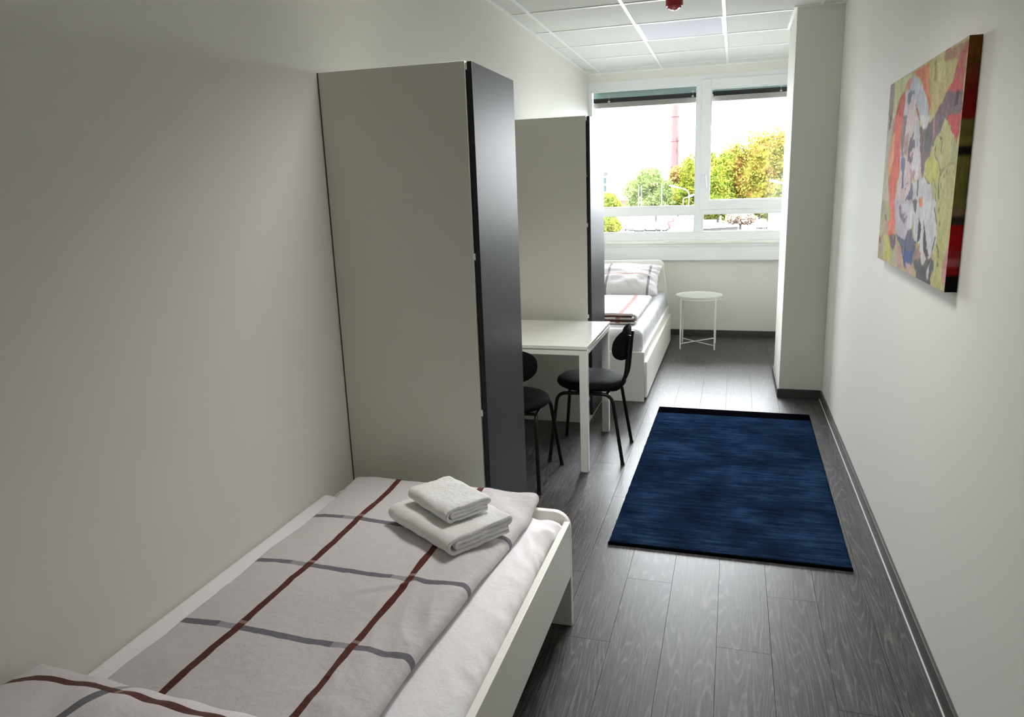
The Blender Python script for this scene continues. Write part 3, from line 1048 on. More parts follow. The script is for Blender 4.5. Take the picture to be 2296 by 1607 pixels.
duvet = thing('duvet', 'folded checked duvet with brown and grey stripes on the near bed', 'duvet', (.45, 1.6, .455), 'striped duvets on the beds')
def d_duv(x, y, z):
    top = 1.0 if z > .475 else 0.25
    w = nz(x * 3.1, y * 2.3) * .010 + nz(x * 9, y * 6, 4) * .005 - .005 * abs(nz(x * 6 + y * 2, y * 5 - x * 3, 8))
    dia = abs(nz((x * .8 + y * .6) * 11, (y * .5 - x) * 4.0, 7))
    w -= .014 * dia * smooth(.35, .8, x)
    fine = nz(x * 34, y * 16, 9) * .0016 + nz(x * 60, y * 60, 2) * .0010
    dz = top * (w + fine) - 0.007 * smooth(.25, .06, x)
    # crease running across near the second red stripe
    c = (y - 1.60) - (x - .56) * .55
    dz += top * .006 * math.exp(-(c / .012) ** 2) * smooth(.48, .54, x) * smooth(.74, .60, x)
    e = smooth(2.10, 2.32, y)
    dz += e * .012 * (1 - .4 * x)
    tgt = .785 + .030 * smooth(1.25, 1.75, y) + .036 * smooth(1.7, 2.15, y)
    dx = .004 * nz(1.7, y * 3.2, x) + (tgt - .828) * smooth(.6, .82, x)
    dx += .012 * smooth(.25, .11, x) * nz(3.3, y * 2.6, 0)
    dy = -.022 * smooth(.25, .04, x) * e + .008 * nz(x * 5, 2.2, 1) * e
    dz = max(dz, -.004) if z < .46 else dz
    return dx, dy, dz
slab('duvet_cover', .112, .828, .940, 2.318, .4555, .506, .0245, 110, 200, M['duvet'], duvet, d_duv, nr=8, ns=2, ne=7)

pil = thing('pillow', 'square pillow in checked case at the head of the near bed', 'pillow', (.40, .66, .50), 'striped pillows on the beds')
mt = Matrix.Translation((.412, .632, .588)) @ Matrix.Rotation(math.radians(-1.5), 4, 'Z') @ Matrix.Rotation(math.radians(1.5), 4, 'Y')
pc = pillow('pillowcase', .80, .80, .165, mt, M['pillow'], pil, seed=2.0, sag=.012)

# towels
def ribbon(path, t, Lh, mtx, seed, nl=60):
    """folded strip of cloth: PATH in (w, z), thickness t, from -Lh to Lh along the third axis"""
    pts = []
    for i in range(len(path) - 1):
        a, b = Vector(path[i]), Vector(path[i + 1])
        k = max(1, int((b - a).length / .004))
        for q in range(k):
            pts.append(a + (b - a) * q / k)
    pts.append(Vector(path[-1]))
    m = len(pts)
    out, inn = [], []
    for i, p in enumerate(pts):
        d = (pts[min(i + 1, m - 1)] - pts[max(i - 1, 0)]).normalized()
        nrm = Vector((-d.y, d.x))
        out.append(p + nrm * t / 2)
        inn.append(p - nrm * t / 2)
    loop = out + inn[::-1]
    n = len(loop)
    mb = MB()
    vs_ = []
    for j in range(nl + 1):
        s = -Lh + 2 * Lh * j / nl
        for k, p in enumerate(loop):
            e = 1.0 - .05 * smooth(.85, 1, abs(s) / Lh)
            q = Vector((s + .004 * nz(p.x * 30, p.y * 60, seed), p.x, p.y * (1 if abs(s) < Lh * .9 else e)))
            f = .0022 * nz(q.x * 150 + seed, q.y * 150, q.z * 160) + .0035 * nz(q.x * 18 + seed, q.y * 18, 3)
            q.z += f
            q.y += .004 * nz(q.x * 16, seed, q.z * 30)
            vs_.append(mtx @ q)
    fs_ = []
    for j in range(nl):
        for k in range(n):
            a, b = j * n + k, j * n + (k + 1) % n
            fs_.append((a, b, b + n, a + n))
    for base in (0, nl * n):
        for i in range(m - 1):
            fs_.append((base + i, base + i + 1, base + n - 2 - i, base + n - 1 - i))
    mb.add(vs_, fs_)
    return mb

def fold_path(hw, t, s):
    z0, z1, z2, z3 = t / 2, t / 2 + s, t / 2 + 2 * s, t / 2 + 3 * s
    R = (z3 - z0) / 2
    p = [(hw * .92, z0), (-hw + R, z0)]
    p += [(-hw + R - R * math.sin(PI * i / 10), z0 + R - R * math.cos(PI * i / 10)) for i in range(1, 10)]
    p += [(-hw + R, z3), (hw - s / 2, z3)]
    p += [(hw - s / 2 + s / 2 * math.sin(PI * i / 6), z3 - s / 2 + s / 2 * math.cos(PI * i / 6)) for i in range(1, 6)]
    p += [(hw - s / 2, z2), (-hw * .72, z2)]
    p += [(-hw * .72 - s / 2 * math.sin(PI * i / 6), z2 - s / 2 + s / 2 * math.cos(PI * i / 6)) for i in range(1, 6)]
    p += [(-hw * .72, z1), (hw * .9, z1)]
    return p
tw = thing('towel', 'larger folded white towel lying on the duvet of the near bed', 'towel', (.63, 1.98, .51), 'folded white towels')
mt = Matrix.Translation((.630, 1.985, .5125)) @ Matrix.Rotation(math.radians(-33), 4, 'Z')
build(ribbon(fold_path(.120, .0130, .0148), .0135, .172, mt, 1.0), 'towel_cloth', M['towel'], tw, smooth=True)
tw2 = thing('towel', 'small folded white hand towel on top of the larger towel', 'towel', (.63, 1.99, .57), 'folded white towels')
mt = Matrix.Translation((.625, 2.000, .5795)) @ Matrix.Rotation(math.radians(-36), 4, 'Z')
build(ribbon(fold_path(.080, .0105, .0120), .011, .118, mt, 5.0), 'towel_cloth', M['towel'], tw2, smooth=True)

# ------------------------------------------------------------------ table
tb = thing('table', 'square white table with square legs between the two wardrobes', 'table', (.377, 4.10, 0))
TX0, TX1, TY0, TY1 = .006, .7480, 3.722, 4.474
build(box(TX0, TX1, TY0, TY1, .7145, .7355), 'tabletop', M['white_gloss'], tb, bevel=0.002)
fr = MB()
for (a1, a2, c1, c2) in ((TX0 + .048, TX1 - .048, TY0 + .003, TY0 + .028), (TX0 + .048, TX1 - .048, TY1 - .028, TY1 - .003), (TX0 + .003, TX0 + .028, TY0 + .048, TY1 - .048), (TX1 - .028, TX1 - .003, TY0 + .048, TY1 - .048)):
    fr.box(a1, a2, c1, c2, .682, .711)
fr.box(TX0 + .02, TX1 - .02, TY0 + .02, TY1 - .02, .708, .7145)
build(fr, 'frame', M['steel_white'], tb, bevel=0.002, seg=1)
for lx in (TX0 + .003, TX1 - .048):
    for ly in (TY0 + .003, TY1 - .048):
        build(box(lx, lx + .045, ly, ly + .045, 0.0, .711), 'leg', M['steel_white'], tb, bevel=0.003)

# ------------------------------------------------------------------ chairs (built at the origin, front towards -x)
def make_chair():
    r = thing('chair', '', 'chair', (0, 0, 0), 'black chairs at the white table')
    # seat pad
    prof = [(.02, .424), (.12, .424), (.18, .428), (.200, .438), (.208, .452), (.203, .467), (.186, .478), (.14, .484), (.07, .486), (.01, .486)]
    s = MB().lathe(0, 0, prof, 48)
    s.v = [(x * 1.0, y * 1.02, z - .004 * (x > .1)) for x, y, z in s.v]
    build(s, 'seat', M['black_fabric'], r, smooth=True)
    R = .0105
    for sd in (-1, 1):
        yf, yr = sd * .230, sd * .192
        build(MB().tube(bend([(-.212, yf, 0.006), (-.168, sd * .178, .413), (-.05, sd * .165, .413)], .06, 8), R, 12), 'leg', M['black_steel'], r, smooth='angle')
        build(MB().tube(bend([(.215, yr, 0.006), (.150, sd * .168, .413), (-.05, sd * .165, .413)], .06, 8), R, 12), 'leg', M['black_steel'], r, smooth='angle')
        for (fx, fy) in ((-.2125, yf), (.2155, yr)):
            build(MB().tube([(fx, fy, 0.0), (fx, fy, .014)], .0125, 12), 'foot_cap', M['rubber'], r, smooth='angle')
        ys_ = sd * .070
        build(MB().tube(bend([(.02, ys_, .414), (.175, ys_, .414), (.215, ys_, .50), (.238, ys_, .745)], .07, 8), .0095, 12), 'back_support', M['black_steel'], r, smooth='angle')
    build(MB().tube([(-.05, -.165, .413), (-.05, .165, .413)], .009, 10), 'cross_bar', M['black_steel'], r, smooth='angle')
    build(MB().tube([(.12, -.165, .413), (.12, .165, .413)], .009, 10), 'cross_bar', M['black_steel'], r, smooth='angle')
    # backrest: curved oval shell
    mb = MB()
    rows = []
    nth, nrr = 48, 9
    for side in (1, -1):
        for q in range(nrr + 1):
            row = []
            f = q / nrr
            for k in range(nth):
                th = 2 * PI * k / nth
                cx_, sz_ = math.cos(th), math.sin(th)
                ey = math.copysign(abs(cx_) ** (2 / 2.5), cx_) * .188
                ez = math.copysign(abs(sz_) ** (2 / 2.5), sz_) * .098
                y, z = ey * f, ez * f
                x = .222 - 1.9 * y * y + .09 * z
                th_ = .011 * (max(0.0, 1 - f ** 4)) ** .5
                row.append((x + side * th_, y, z + .692))
            rows.append(row)
    nv = []
    fc = []
    for rr in rows:
        nv += rr
    for s_ in (0, 1):
        o = s_ * (nrr + 1) * nth
        for q in range(nrr):
            for k in range(nth):
                a, b = o + q * nth + k, o + q * nth + (k + 1) % nth
                fc.append((a, b, b + nth, a + nth))
    mb.add(nv, fc)
    bk = build(mb, 'backrest', M['black_fabric'], r, smooth=True)
    return r
ch1 = make_chair()
ch2 = copy_tree(ch1)
ch1.location = (.700, 4.078, 0)
ch1['label'] = 'black chair with round seat pushed in from the open side of the table'
ch2.location = (.347, 3.592, 0)
ch2.rotation_euler = (0, 0, -PI / 2 + math.radians(2))
ch2['label'] = 'black chair with round seat, half hidden behind the nearest wardrobe'

# ------------------------------------------------------------------ far bed
bed2 = thing('bed', 'white bed with side drawer front and headboard, far end by the window', 'bed', (.44, 6.25, 0), 'single beds along the left wall')
BY0, BY1, B2X = 5.150, 7.33, .889
build(box(.006, B2X, BY0, BY0 + .02, .0, .381), 'footboard', M['bed_white'], bed2, bevel=0.002)
poly = [(.006, 0), (.885, 0), (.885, .36)]
poly += [(.826, .765)] + [(.776 + .052 * math.cos(a), .792 + .052 * math.sin(a)) for a in [PI / 2 * i / 8 for i in range(9)]] + [(.006, .844)]
build(MB().prism(poly, BY1 - .02, BY1, 'y'), 'headboard', M['bed_white'], bed2, bevel=0.003)
build(box(B2X - .024, B2X - .002, BY0 + .02, BY1 - .02, .20, .381), 'side_rail', M['bed_white'], bed2, bevel=0.002)
build(box(.006, .024, BY0 + .02, BY1 - .02, .0, .381), 'side_rail', M['bed_white'], bed2, bevel=0.002)
for (ya, yb) in ((BY0 + .035, BY1 - .03),):
    df = build(box(B2X - .001, B2X + .017, ya, yb, .025, .300), 'drawer', M['bed_white'], bed2, bevel=0.002)
for k in range(12):
    yk = 5.3 + k * .16
    build(box(.026, .862, yk, yk + .065, .20, .212), 'slat', M['slats'], bed2, origin=(.44, yk, .206))
build(box(.43, .47, BY0 + .02, BY1 - .02, .15, .198), 'centre_beam', M['grid'], bed2)

mat2 = thing('mattress', 'thick mattress under a white sheet on the far bed by the window', 'mattress', (.44, 6.25, .215), 'mattresses on the beds')
def d_mat2(x, y, z):
    side = smooth(.78, .86, x)
    w = nz(x * 10, y * 7) * .6 + nz(x * 26, y * 16, 2) * .3
    fr_ = smooth(5.3, 5.2, y)
    return (side * .010 * w, fr_ * .008 * w, .003 * nz(x * 5, y * 5) - .010 * side * abs(nz(y * 9, x * 4, 3)))
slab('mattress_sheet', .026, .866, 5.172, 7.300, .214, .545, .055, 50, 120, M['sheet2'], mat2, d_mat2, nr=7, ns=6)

duv2 = thing('duvet', 'folded white duvet with pale red stripe on the far bed by the window', 'duvet', (.4, 6.0, .54), 'striped duvets on the beds')
def d_duv2(x, y, z):
    top = 1 if z > .57 else .2
    w = nz(x * 3, y * 3) * .008 + abs(nz(x * 1.5, y * 17, 4)) * -.008 + nz(x * 8, y * 12, 2) * .003
    return (.008 * nz(2, y * 4), 0, top * w + .012 * smooth(5.6, 5.4, y) * (1 if z > .57 else 0))
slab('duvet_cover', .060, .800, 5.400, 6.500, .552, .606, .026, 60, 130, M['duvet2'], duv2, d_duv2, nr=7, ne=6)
def d_duv2b(x, y, z):
    return (0, 0, .004 * nz(x * 12, y * 8, z * 60))
for k in range(4):
    slab('folded_end', .12 + .01 * k, .800 - .010 * k, 5.350 + .006 * (k % 2), 5.46, .5515 + k * .0168, .5675 + k * .0168, .0078, 40, 6, M['duvet2_end'] if k % 2 else M['duvet2'], duv2, d_duv2b, nr=5, ne=5)

pil2 = thing('pillow', 'plump striped pillow leaning on the headboard of the far bed', 'pillow', (.42, 6.95, .56), 'striped pillows on the beds')
mt = Matrix.Translation((.430, 6.905, .692)) @ Matrix.Rotation(math.radians(2), 4, 'Z') @ Matrix.Rotation(math.radians(16), 4, 'X')
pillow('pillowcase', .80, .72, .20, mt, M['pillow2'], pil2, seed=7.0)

# ------------------------------------------------------------------ side table
st = thing('side_table', 'small round white metal tray table beside the far bed', 'table', (1.187, 7.155, 0))
SX, SY = 1.187, 7.155
tray = MB().lathe(SX, SY, [(.02, .4985), (.205, .4985), (.2195, .503), (.2265, .521), (.2245, .5215), (.217, .506), (.203, .502), (.02, .502)], 48)
build(tray, 'tray', M['steel_white'], st, smooth='angle')
ring = MB()
pts = [(SX + .212 * math.cos(2 * PI * k / 40), SY + .212 * math.sin(2 * PI * k / 40), .490) for k in range(41)]
ring.tube(pts, .006, 8, caps=False)
build(ring, 'ring', M['steel_white'], st, smooth=True)
for (ax, ay) in ((-1, -1), (1, -1), (-1, 1), (1, 1)):
    px, py = SX + ax * .163, SY + ay * .163
    build(MB().tube([(px, py, 0.0), (px, py, .503)], .0078, 12), 'leg', M['steel_white'], st, smooth='angle')
for sgn in (-1, 1):
    build(MB().tube([(SX - .163, SY - sgn * .163, .048 + .006 * sgn), (SX + .163, SY + sgn * .163, .048 + .006 * sgn)], .0055, 10), 'cross_brace', M['steel_white'], st, smooth='angle')

# ------------------------------------------------------------------ rug
rug = thing('rug', 'dark navy blue rectangular rug with black ends on the plank floor', 'rug', (1.514, 3.975, 0))
rug.rotation_euler = (0, 0, -.0110)
RW, RL = .5110, 1.0535
rows = []
nxr, nyr = 130, 260
def rug_top(x, y):
    return .0125 + .0016 * nz(x * 40, y * 90) + .0010 * nz(x * 3, y * 34, 5)
me = bpy.data.meshes.new('pile')
vv, ff = [], []
Y0r, Y1r = -RL + .008, RL - .14
for j in range(nyr + 1):
    for i in range(nxr + 1):
        x = -RW + 2 * RW * i / nxr
        y = Y0r + (Y1r - Y0r) * j / nyr
        e = min(1, min(i, nxr - i) / 1.5, min(j, nyr - j) / 1.5)
        edge = .0025 * nz(y * 20, x * 2) if i in (0, nxr) else 0
        vv.append((x + edge, y, .004 + (rug_top(x, y) - .004) * (e ** .5 if e > 0 else 0)))
for j in range(nyr):
    for i in range(nxr):
        a_ = j * (nxr + 1) + i
        ff.append((a_, a_ + 1, a_ + nxr + 2, a_ + nxr + 1))
b0 = len(vv)
for (x, y) in ((-RW, Y0r), (RW, Y0r), (RW, Y1r), (-RW, Y1r)):
    vv.append((x, y, .001))
ff.append((b0 + 3, b0 + 2, b0 + 1, b0))
me.from_pydata(vv, [], ff)
me.shade_smooth()
place(me, 'pile', M['rug'], rug)
for (ya, yb, h) in ((-RL - .004, -RL + .008, .0115), (RL - .14, RL + .006, .006)):
    mb = MB()
    n_ = 60
    prof = [(-RW, 0.0005), (-RW, h)]
    top, bot = [], []
    vs_ = []
    for i in range(n_ + 1):
        x = -RW + 2 * RW * i / n_
        w_ = .0018 * nz(x * 9, ya * 3)
        vs_ += [(x, ya + w_, .0005), (x, yb + w_ * .3, .0005), (x, yb + w_ * .3, h), (x, ya + w_, h * .9)]
    fs_ = []
    for i in range(n_):
        o = i * 4
        for k in range(4):
            fs_.append((o + k, o + (k + 1) % 4, o + 4 + (k + 1) % 4, o + 4 + k))
    fs_ += [(0, 1, 2, 3), (n_ * 4 + 3, n_ * 4 + 2, n_ * 4 + 1, n_ * 4)]
    mb.add([(x + 1.514, y + 3.975, z) for x, y, z in vs_], fs_)
    e = build(mb, 'end_band', M['rug_band'], rug)
    e['label'] = 'black end band'

# ------------------------------------------------------------------ painting
def painting():
    y0, y1, z0, z1 = 2.445, 3.540, 1.230, 1.969
    xf, xw = 2.124, W_ - .001
    r = thing('painting', 'unframed canvas painting of a woman\'s face in orange, white and olive', 'painting', (xw, (y0 + y1) / 2, z0))
    nu, nv = 300, 220
    S = (np.arange(nu + 1) / nu * 1000.0)[None, :].repeat(nv + 1, 0)
    T = (np.arange(nv + 1) / nv * 1000.0)[:, None].repeat(nu + 1, 1)
    rng = np.random.RandomState(3)
    def smooth_noise(gx, gy):
        g = rng.rand(gy + 2, gx + 2)
        xs_ = np.linspace(0, gx, nu + 1)[None, :]
        ys_ = np.linspace(0, gy, nv + 1)[:, None]
        xi, yi = np.floor(xs_).astype(int), np.floor(ys_).astype(int)
        fx, fy = xs_ - xi, ys_ - yi
        return (g[yi, xi] * (1 - fx) * (1 - fy) + g[yi, xi + 1] * fx * (1 - fy) + g[yi + 1, xi] * (1 - fx) * fy + g[yi + 1, xi + 1] * fx * fy)
    wx = (smooth_noise(60, 40) - .5) * 12 + (smooth_noise(140, 90) - .5) * 7
    wy = (smooth_noise(60, 30) - .5) * 14 + (smooth_noise(140, 70) - .5) * 8
    Sx, Ty = S + wx, T + wy
    img = np.zeros((nv + 1, nu + 1, 3))
    img[:] = (165, 158, 112)
    for col, pts in PAINT:
        inside = np.zeros(S.shape, bool)
        n = len(pts)
        j = n - 1
        for i in range(n):
            (xi, yi), (xj, yj) = pts[i], pts[j]
            if yi != yj:
                c = ((yi > Ty) != (yj > Ty)) & (Sx < (xj - xi) * (Ty - yi) / (yj - yi) + xi)
                inside ^= c
            j = i
        img[inside] = col
    k = np.zeros_like(img)          # a slight softening between strokes
    k[1:-1, 1:-1] = (img[1:-1, 1:-1] * 4 + img[:-2, 1:-1] + img[2:, 1:-1] + img[1:-1, :-2] + img[1:-1, 2:]) / 8
    img[1:-1, 1:-1] = k[1:-1, 1:-1]
    streak = (smooth_noise(200, 30) - .5) * 12 + (smooth_noise(46, 20) - .5) * 26 + (smooth_noise(110, 90) - .5) * 22 + (smooth_noise(290, 210) - .5) * 16
    img = np.clip(img * PAINT_GAIN + streak[..., None], 8, 250) / 255.0
    linear = np.where(img <= .04045, img / 12.92, ((img + .055) / 1.055) ** 2.4)
    me = bpy.data.meshes.new('canvas_front')
    bx, by, bz = xw, (y0 + y1) / 2, z0
    vv = []
    for j in range(nv + 1):
        z = z1 - (z1 - z0) * j / nv
        for i in range(nu + 1):
            y = y1 - (y1 - y0) * i / nu
            vv.append((xf - bx, y - by, z - bz))
    ff = [(j * (nu + 1) + i, (j + 1) * (nu + 1) + i, (j + 1) * (nu + 1) + i + 1, j * (nu + 1) + i + 1) for j in range(nv) for i in range(nu)]
    me.from_pydata(vv, [], ff)
    ca = me.color_attributes.new('paint', 'FLOAT_COLOR', 'POINT')
    flat = np.ones(((nv + 1) * (nu + 1), 4), dtype=np.float32)
    flat[:, :3] = linear.reshape(-1, 3)
    ca.data.foreach_set('color', flat.ravel())
    place(me, 'canvas_front', M['paint'], r)
    # painted, wrapped edges on the stretcher
    def side(name, quad, colours):
        (p0, p1, p2, p3) = [Vector(q) for q in quad]      # p0-p1 start edge, p3-p2 end edge
        m_ = len(colours) * 6
        vv, ff, cc = [], [], []
        for i in range(m_ + 1):
            t = i / m_
            ft = t * len(colours) - .5
            ia = max(0, min(len(colours) - 1, int(math.floor(ft))))
            ib = min(len(colours) - 1, ia + 1)
            fb_ = smooth(.25, .75, max(0, ft - ia))
            c = [colours[ia][q_] * (1 - fb_) + colours[ib][q_] * fb_ for q_ in range(3)]
            for q in range(7):
                s = q / 6
                a = p0.lerp(p1, s)
                b = p3.lerp(p2, s)
                v = a.lerp(b, t)
                vv.append((v.x - bx, v.y - by, v.z - bz))
                jit = 1 + .35 * nz(t * 22, s * 5, len(name))
                cc += [min(1, x * jit) for x in lin(c)] + [1]
        for i in range(m_):
            for q in range(6):
                o = i * 7 + q
                ff.append((o, o + 1, o + 8, o + 7))
        me = bpy.data.meshes.new(name)
        me.from_pydata(vv, [], ff)
        ca = me.color_attributes.new('paint', 'FLOAT_COLOR', 'POINT')
        ca.data.foreach_set('color', np.array(cc, dtype=np.float32))
        place(me, 'canvas_edge', M['paint'], r)
    br_, dr, ol, bk, rd = (112, 72, 24), (122, 18, 14), (112, 106, 54), (14, 12, 12), (160, 16, 20)
    side('a', ((xf, y0, z1), (xw, y0, z1), (xw, y0, z0), (xf, y0, z0)),
         [br_, br_, (98, 62, 18), (108, 60, 24), (112, 46, 26), (112, 30, 18), dr, dr, dr, (104, 100, 50), (100, 94, 44), ol, (30, 26, 20), ol, ol, ol, ol, (104, 98, 44), ol, (120, 100, 74), (50, 40, 40), rd, rd, rd, (150, 40, 44), (168, 90, 88), (140, 20, 24), bk, bk])
    side('b', ((xf, y1, z1), (xw, y1, z1), (xw, y1, z0), (xf, y1, z0)), [(150, 135, 130), (170, 160, 140), (160, 150, 120)])
    side('c', ((xf, y1, z1), (xw, y1, z1), (xw, y0, z1), (xf, y0, z1)), [(170, 165, 130), (165, 110, 80), (165, 155, 105), (150, 110, 90)])
    side('d', ((xf, y1, z0), (xw, y1, z0), (xw, y0, z0), (xf, y0, z0)), [(165, 155, 110), (120, 100, 120), (90, 88, 90), (160, 155, 105)])
    return r
m, nt, b = new_mat('painted_canvas')
at_ = N(nt, 'ShaderNodeAttribute', attribute_name='paint')
L(nt, at_.outputs['Color'], b.inputs['Base Color'])
b.inputs['Roughness'].default_value = 0.8
b.inputs['Specular IOR Level'].default_value = 0.12
tc = N(nt, 'ShaderNodeTexCoord')
no = N(nt, 'ShaderNodeTexNoise', Scale=500.0, Detail=2.0)
L(nt, tc.outputs['Object'], no.inputs['Vector'])
bump(nt, b, no.outputs['Fac'], 0.3, 0.0006)
M['paint'] = m
PAINT_GAIN = 1.07
painting()

# ------------------------------------------------------------------ red ceiling beacon
al = thing('fire_alarm_beacon', 'red round fire alarm beacon hanging from the ceiling tiles', 'alarm', (1.105, 4.75, 2.716))
build(MB().lathe(1.105, 4.75, [(.020, 2.7165), (.058, 2.7165), (.058, 2.690), (.053, 2.684), (.020, 2.684)], 40), 'base', M['red_plastic'], al, smooth='angle')
build(MB().lathe(1.105, 4.75, [(.020, 2.684), (.0515, 2.684), (.0515, 2.640), (.049, 2.636), (.010, 2.635)], 40), 'housing', M['red_plastic'], al, smooth='angle')
lens = MB().lathe(1.105, 4.75, [(.044, 2.6355), (.040, 2.624), (.022, 2.616), (.004, 2.613)], 10)
lo = build(lens, 'lens', simple('clear_red_lens', (176, 40, 40), .08, .8), al)

# ------------------------------------------------------------------ outside the window
ES = 1.4
def E(x, y, z):
    """surveyed position (taken at a ground depth of 5.6 m) brought to real size"""
    return (CAM_LOC[0] + (x - CAM_LOC[0]) * ES, y * ES, CAM_LOC[2] + (z - CAM_LOC[2]) * ES)
GZ = E(0, 0, -4.0)[2]
def emesh(name, mb, mat, parent=None, **k):
    m2 = MB()
    m2.f = mb.f
    m2.v = [E(*p) for p in mb.v]
    return build(m2, name, mat, parent, **k)
def ething(name, label, cat, x, y, z, group=None):
    return thing(name, label, cat, E(x, y, z), group)

def patchy(name, a, b_, scale, rough=.8, third=None, transl=0.35):
    m, nt, bs = new_mat(name)
    tc = N(nt, 'ShaderNodeTexCoord')
    no = N(nt, 'ShaderNodeTexNoise', Scale=scale, Detail=4.0, Roughness=.7)
    L(nt, tc.outputs['Object'], no.inputs['Vector'])
    cr = N(nt, 'ShaderNodeValToRGB')
    cr.color_ramp.elements[0].position = .36
    cr.color_ramp.elements[0].color = lin(a) + [1]
    cr.color_ramp.elements[1].position = .64
    cr.color_ramp.elements[1].color = lin(b_) + [1]
    if third:
        e = cr.color_ramp.elements.new(.5)
        e.color = lin(third) + [1]
    L(nt, no.outputs['Fac'], cr.inputs['Fac'])
    L(nt, cr.outputs[0], bs.inputs['Base Color'])
    bs.inputs['Roughness'].default_value = rough
    bs.inputs['Specular IOR Level'].default_value = .2
    if transl:
        out = [n for n in nt.nodes if n.type == 'OUTPUT_MATERIAL'][0]
        tl = N(nt, 'ShaderNodeBsdfTranslucent')
        L(nt, cr.outputs[0], tl.inputs['Color'])
        mx = N(nt, 'ShaderNodeMixShader')
        mx.inputs[0].default_value = transl
        L(nt, bs.outputs[0], mx.inputs[1])
        L(nt, tl.outputs[0], mx.inputs[2])
        L(nt, mx.outputs[0], out.inputs['Surface'])
    return m

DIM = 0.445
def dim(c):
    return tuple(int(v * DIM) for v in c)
M['asphalt'] = simple('pale_asphalt', (72, 72, 72), .9)
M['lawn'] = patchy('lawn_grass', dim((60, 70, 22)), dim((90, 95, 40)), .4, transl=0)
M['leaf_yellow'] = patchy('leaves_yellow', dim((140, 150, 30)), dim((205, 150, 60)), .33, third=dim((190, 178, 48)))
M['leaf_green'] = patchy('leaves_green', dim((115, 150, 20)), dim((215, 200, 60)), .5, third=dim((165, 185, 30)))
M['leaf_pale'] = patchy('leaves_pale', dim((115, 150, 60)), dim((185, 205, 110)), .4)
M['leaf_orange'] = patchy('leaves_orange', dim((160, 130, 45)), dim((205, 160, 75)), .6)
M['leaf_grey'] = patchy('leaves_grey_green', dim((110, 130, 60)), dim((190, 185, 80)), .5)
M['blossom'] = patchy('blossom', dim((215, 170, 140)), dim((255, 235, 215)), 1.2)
M['bark'] = simple('bark', (32, 26, 22), .9)
M['white_paint'] = simple('white_paint', (190, 190, 188), .5)
M['roof_white'] = simple('white_roof_membrane', (175, 176, 178), .8)
M['wall_brown'] = simple('brown_cladding', (16, 11, 12), .8)
M['chimney'] = simple('red_chimney_paint', (54, 6, 5), .8)
M['chimney_ring'] = simple('chimney_ring', (50, 20, 19), .8)
M['galv'] = simple('galvanised_mast', (150, 152, 148), .5)
M['red_paint'] = simple('red_truck_paint', (72, 15, 9), .5)
M['truck_box'] = simple('truck_box_white', (165, 165, 160), .6)
M['teal_glass'] = simple('teal_glass', (22, 40, 38), .6, .1)
M['teal_frame'] = simple('teal_frame', (40, 56, 54), .5)
M['tyre'] = simple('tyre', (25, 25, 25), .8)
M['car_white'] = simple('car_white', (96, 96, 98), .3, .5)
M['car_grey'] = simple('car_grey', (52, 56, 60), .3, .5)
M['car_glass'] = simple('car_glass', (46, 52, 56), .1, .7)
M['shed'] = simple('ribbed_steel', (50, 55, 64), .5)
M['brick_wall'] = simple('pink_render', (48, 28, 24), .9)

gr = MB()
gr.box(-160, 160, D_ + .25, 520, GZ - .3, GZ)
g = struct('ground', gr, M['asphalt'])

def tree(name, label, x, y, blobs, leaf, n, size, seed, trunk=None, group='trees outside the window', cat='tree'):
    """blobs: (x, z, rx, rz) in survey coordinates; crown of many small leaf sprays round dense cores"""
    r = ething(name, label, cat, x, y, -4.0, group)
    rnd = random.Random(seed)
    vv, ff = [], []
    tot = sum(b[2] * b[3] for b in blobs)
    for (bx, bz, rx, rz) in blobs:
        k = int(n * rx * rz / tot)
        for _ in range(k):
            while True:
                d = Vector((rnd.gauss(0, 1), rnd.gauss(0, 1), rnd.gauss(0, 1)))
                if d.length > 1e-3:
                    break
            d.normalize()
            lump = 1 + .30 * nz(d.x * 2.2 + seed, d.y * 2.2, d.z * 2.2) + .16 * nz(d.x * 5, d.y * 5 + seed, d.z * 5)
            rad = lump * (rnd.random() ** .22) * 1.0
            c = Vector(E(bx + d.x * rx * rad, y + d.y * min(rx, 2.5) * rad, bz + d.z * rz * rad))
            s = size * rnd.uniform(.5, 1.3)
            a = Vector((rnd.gauss(0, 1), rnd.gauss(0, 1), rnd.gauss(0, 1))).normalized()
            b2 = a.orthogonal().normalized()
            b2.rotate(Matrix.Rotation(rnd.uniform(0, 6.28), 3, a))
            cc = a.cross(b2)
            o = len(vv)
            vv += [tuple(c + b2 * s), tuple(c + cc * s * .6), tuple(c - b2 * s), tuple(c - cc * s * .6)]
            ff.append((o, o + 1, o + 2, o + 3))
        core = bmesh.new()
        bmesh.ops.create_icosphere(core, subdivisions=3, radius=1)
        o = len(vv)
        for v in core.verts:
            lump = .70 * (1 + .30 * nz(v.co.x * 2.2 + seed, v.co.y * 2.2, v.co.z * 2.2) + .16 * nz(v.co.x * 5, v.co.y * 5 + seed, v.co.z * 5))
            vv.append(E(bx + v.co.x * rx * lump, y + v.co.y * min(rx, 2.5) * lump, bz + v.co.z * rz * lump))
        for f in core.faces:
            ff.append(tuple(v.index + o for v in f.verts))
        core.free()
    mb = MB()
    mb.v, mb.f = vv, ff
    build(mb, 'crown', M[leaf], r, fix=False)
    tx = trunk if trunk is not None else x
    tm = MB()
    tm.tube([E(tx, y, -4.0), E(tx + .05, y, -2.8), E(x, y, min(b[1] for b in blobs))], .24, 10, r1=.12)
    for k in range(3):
        b = blobs[k % len(blobs)]
        tm.tube([E(tx + .05, y, -2.6), E((tx + b[0]) / 2 + .3 * (k - 1), y - .3, -1.6 + .2 * k), E(b[0] + .5 * (k - 1), y - .2, b[1])], .12, 8, r1=.05)
    build(tm, 'trunk', M['bark'], r, smooth='angle')
    return r

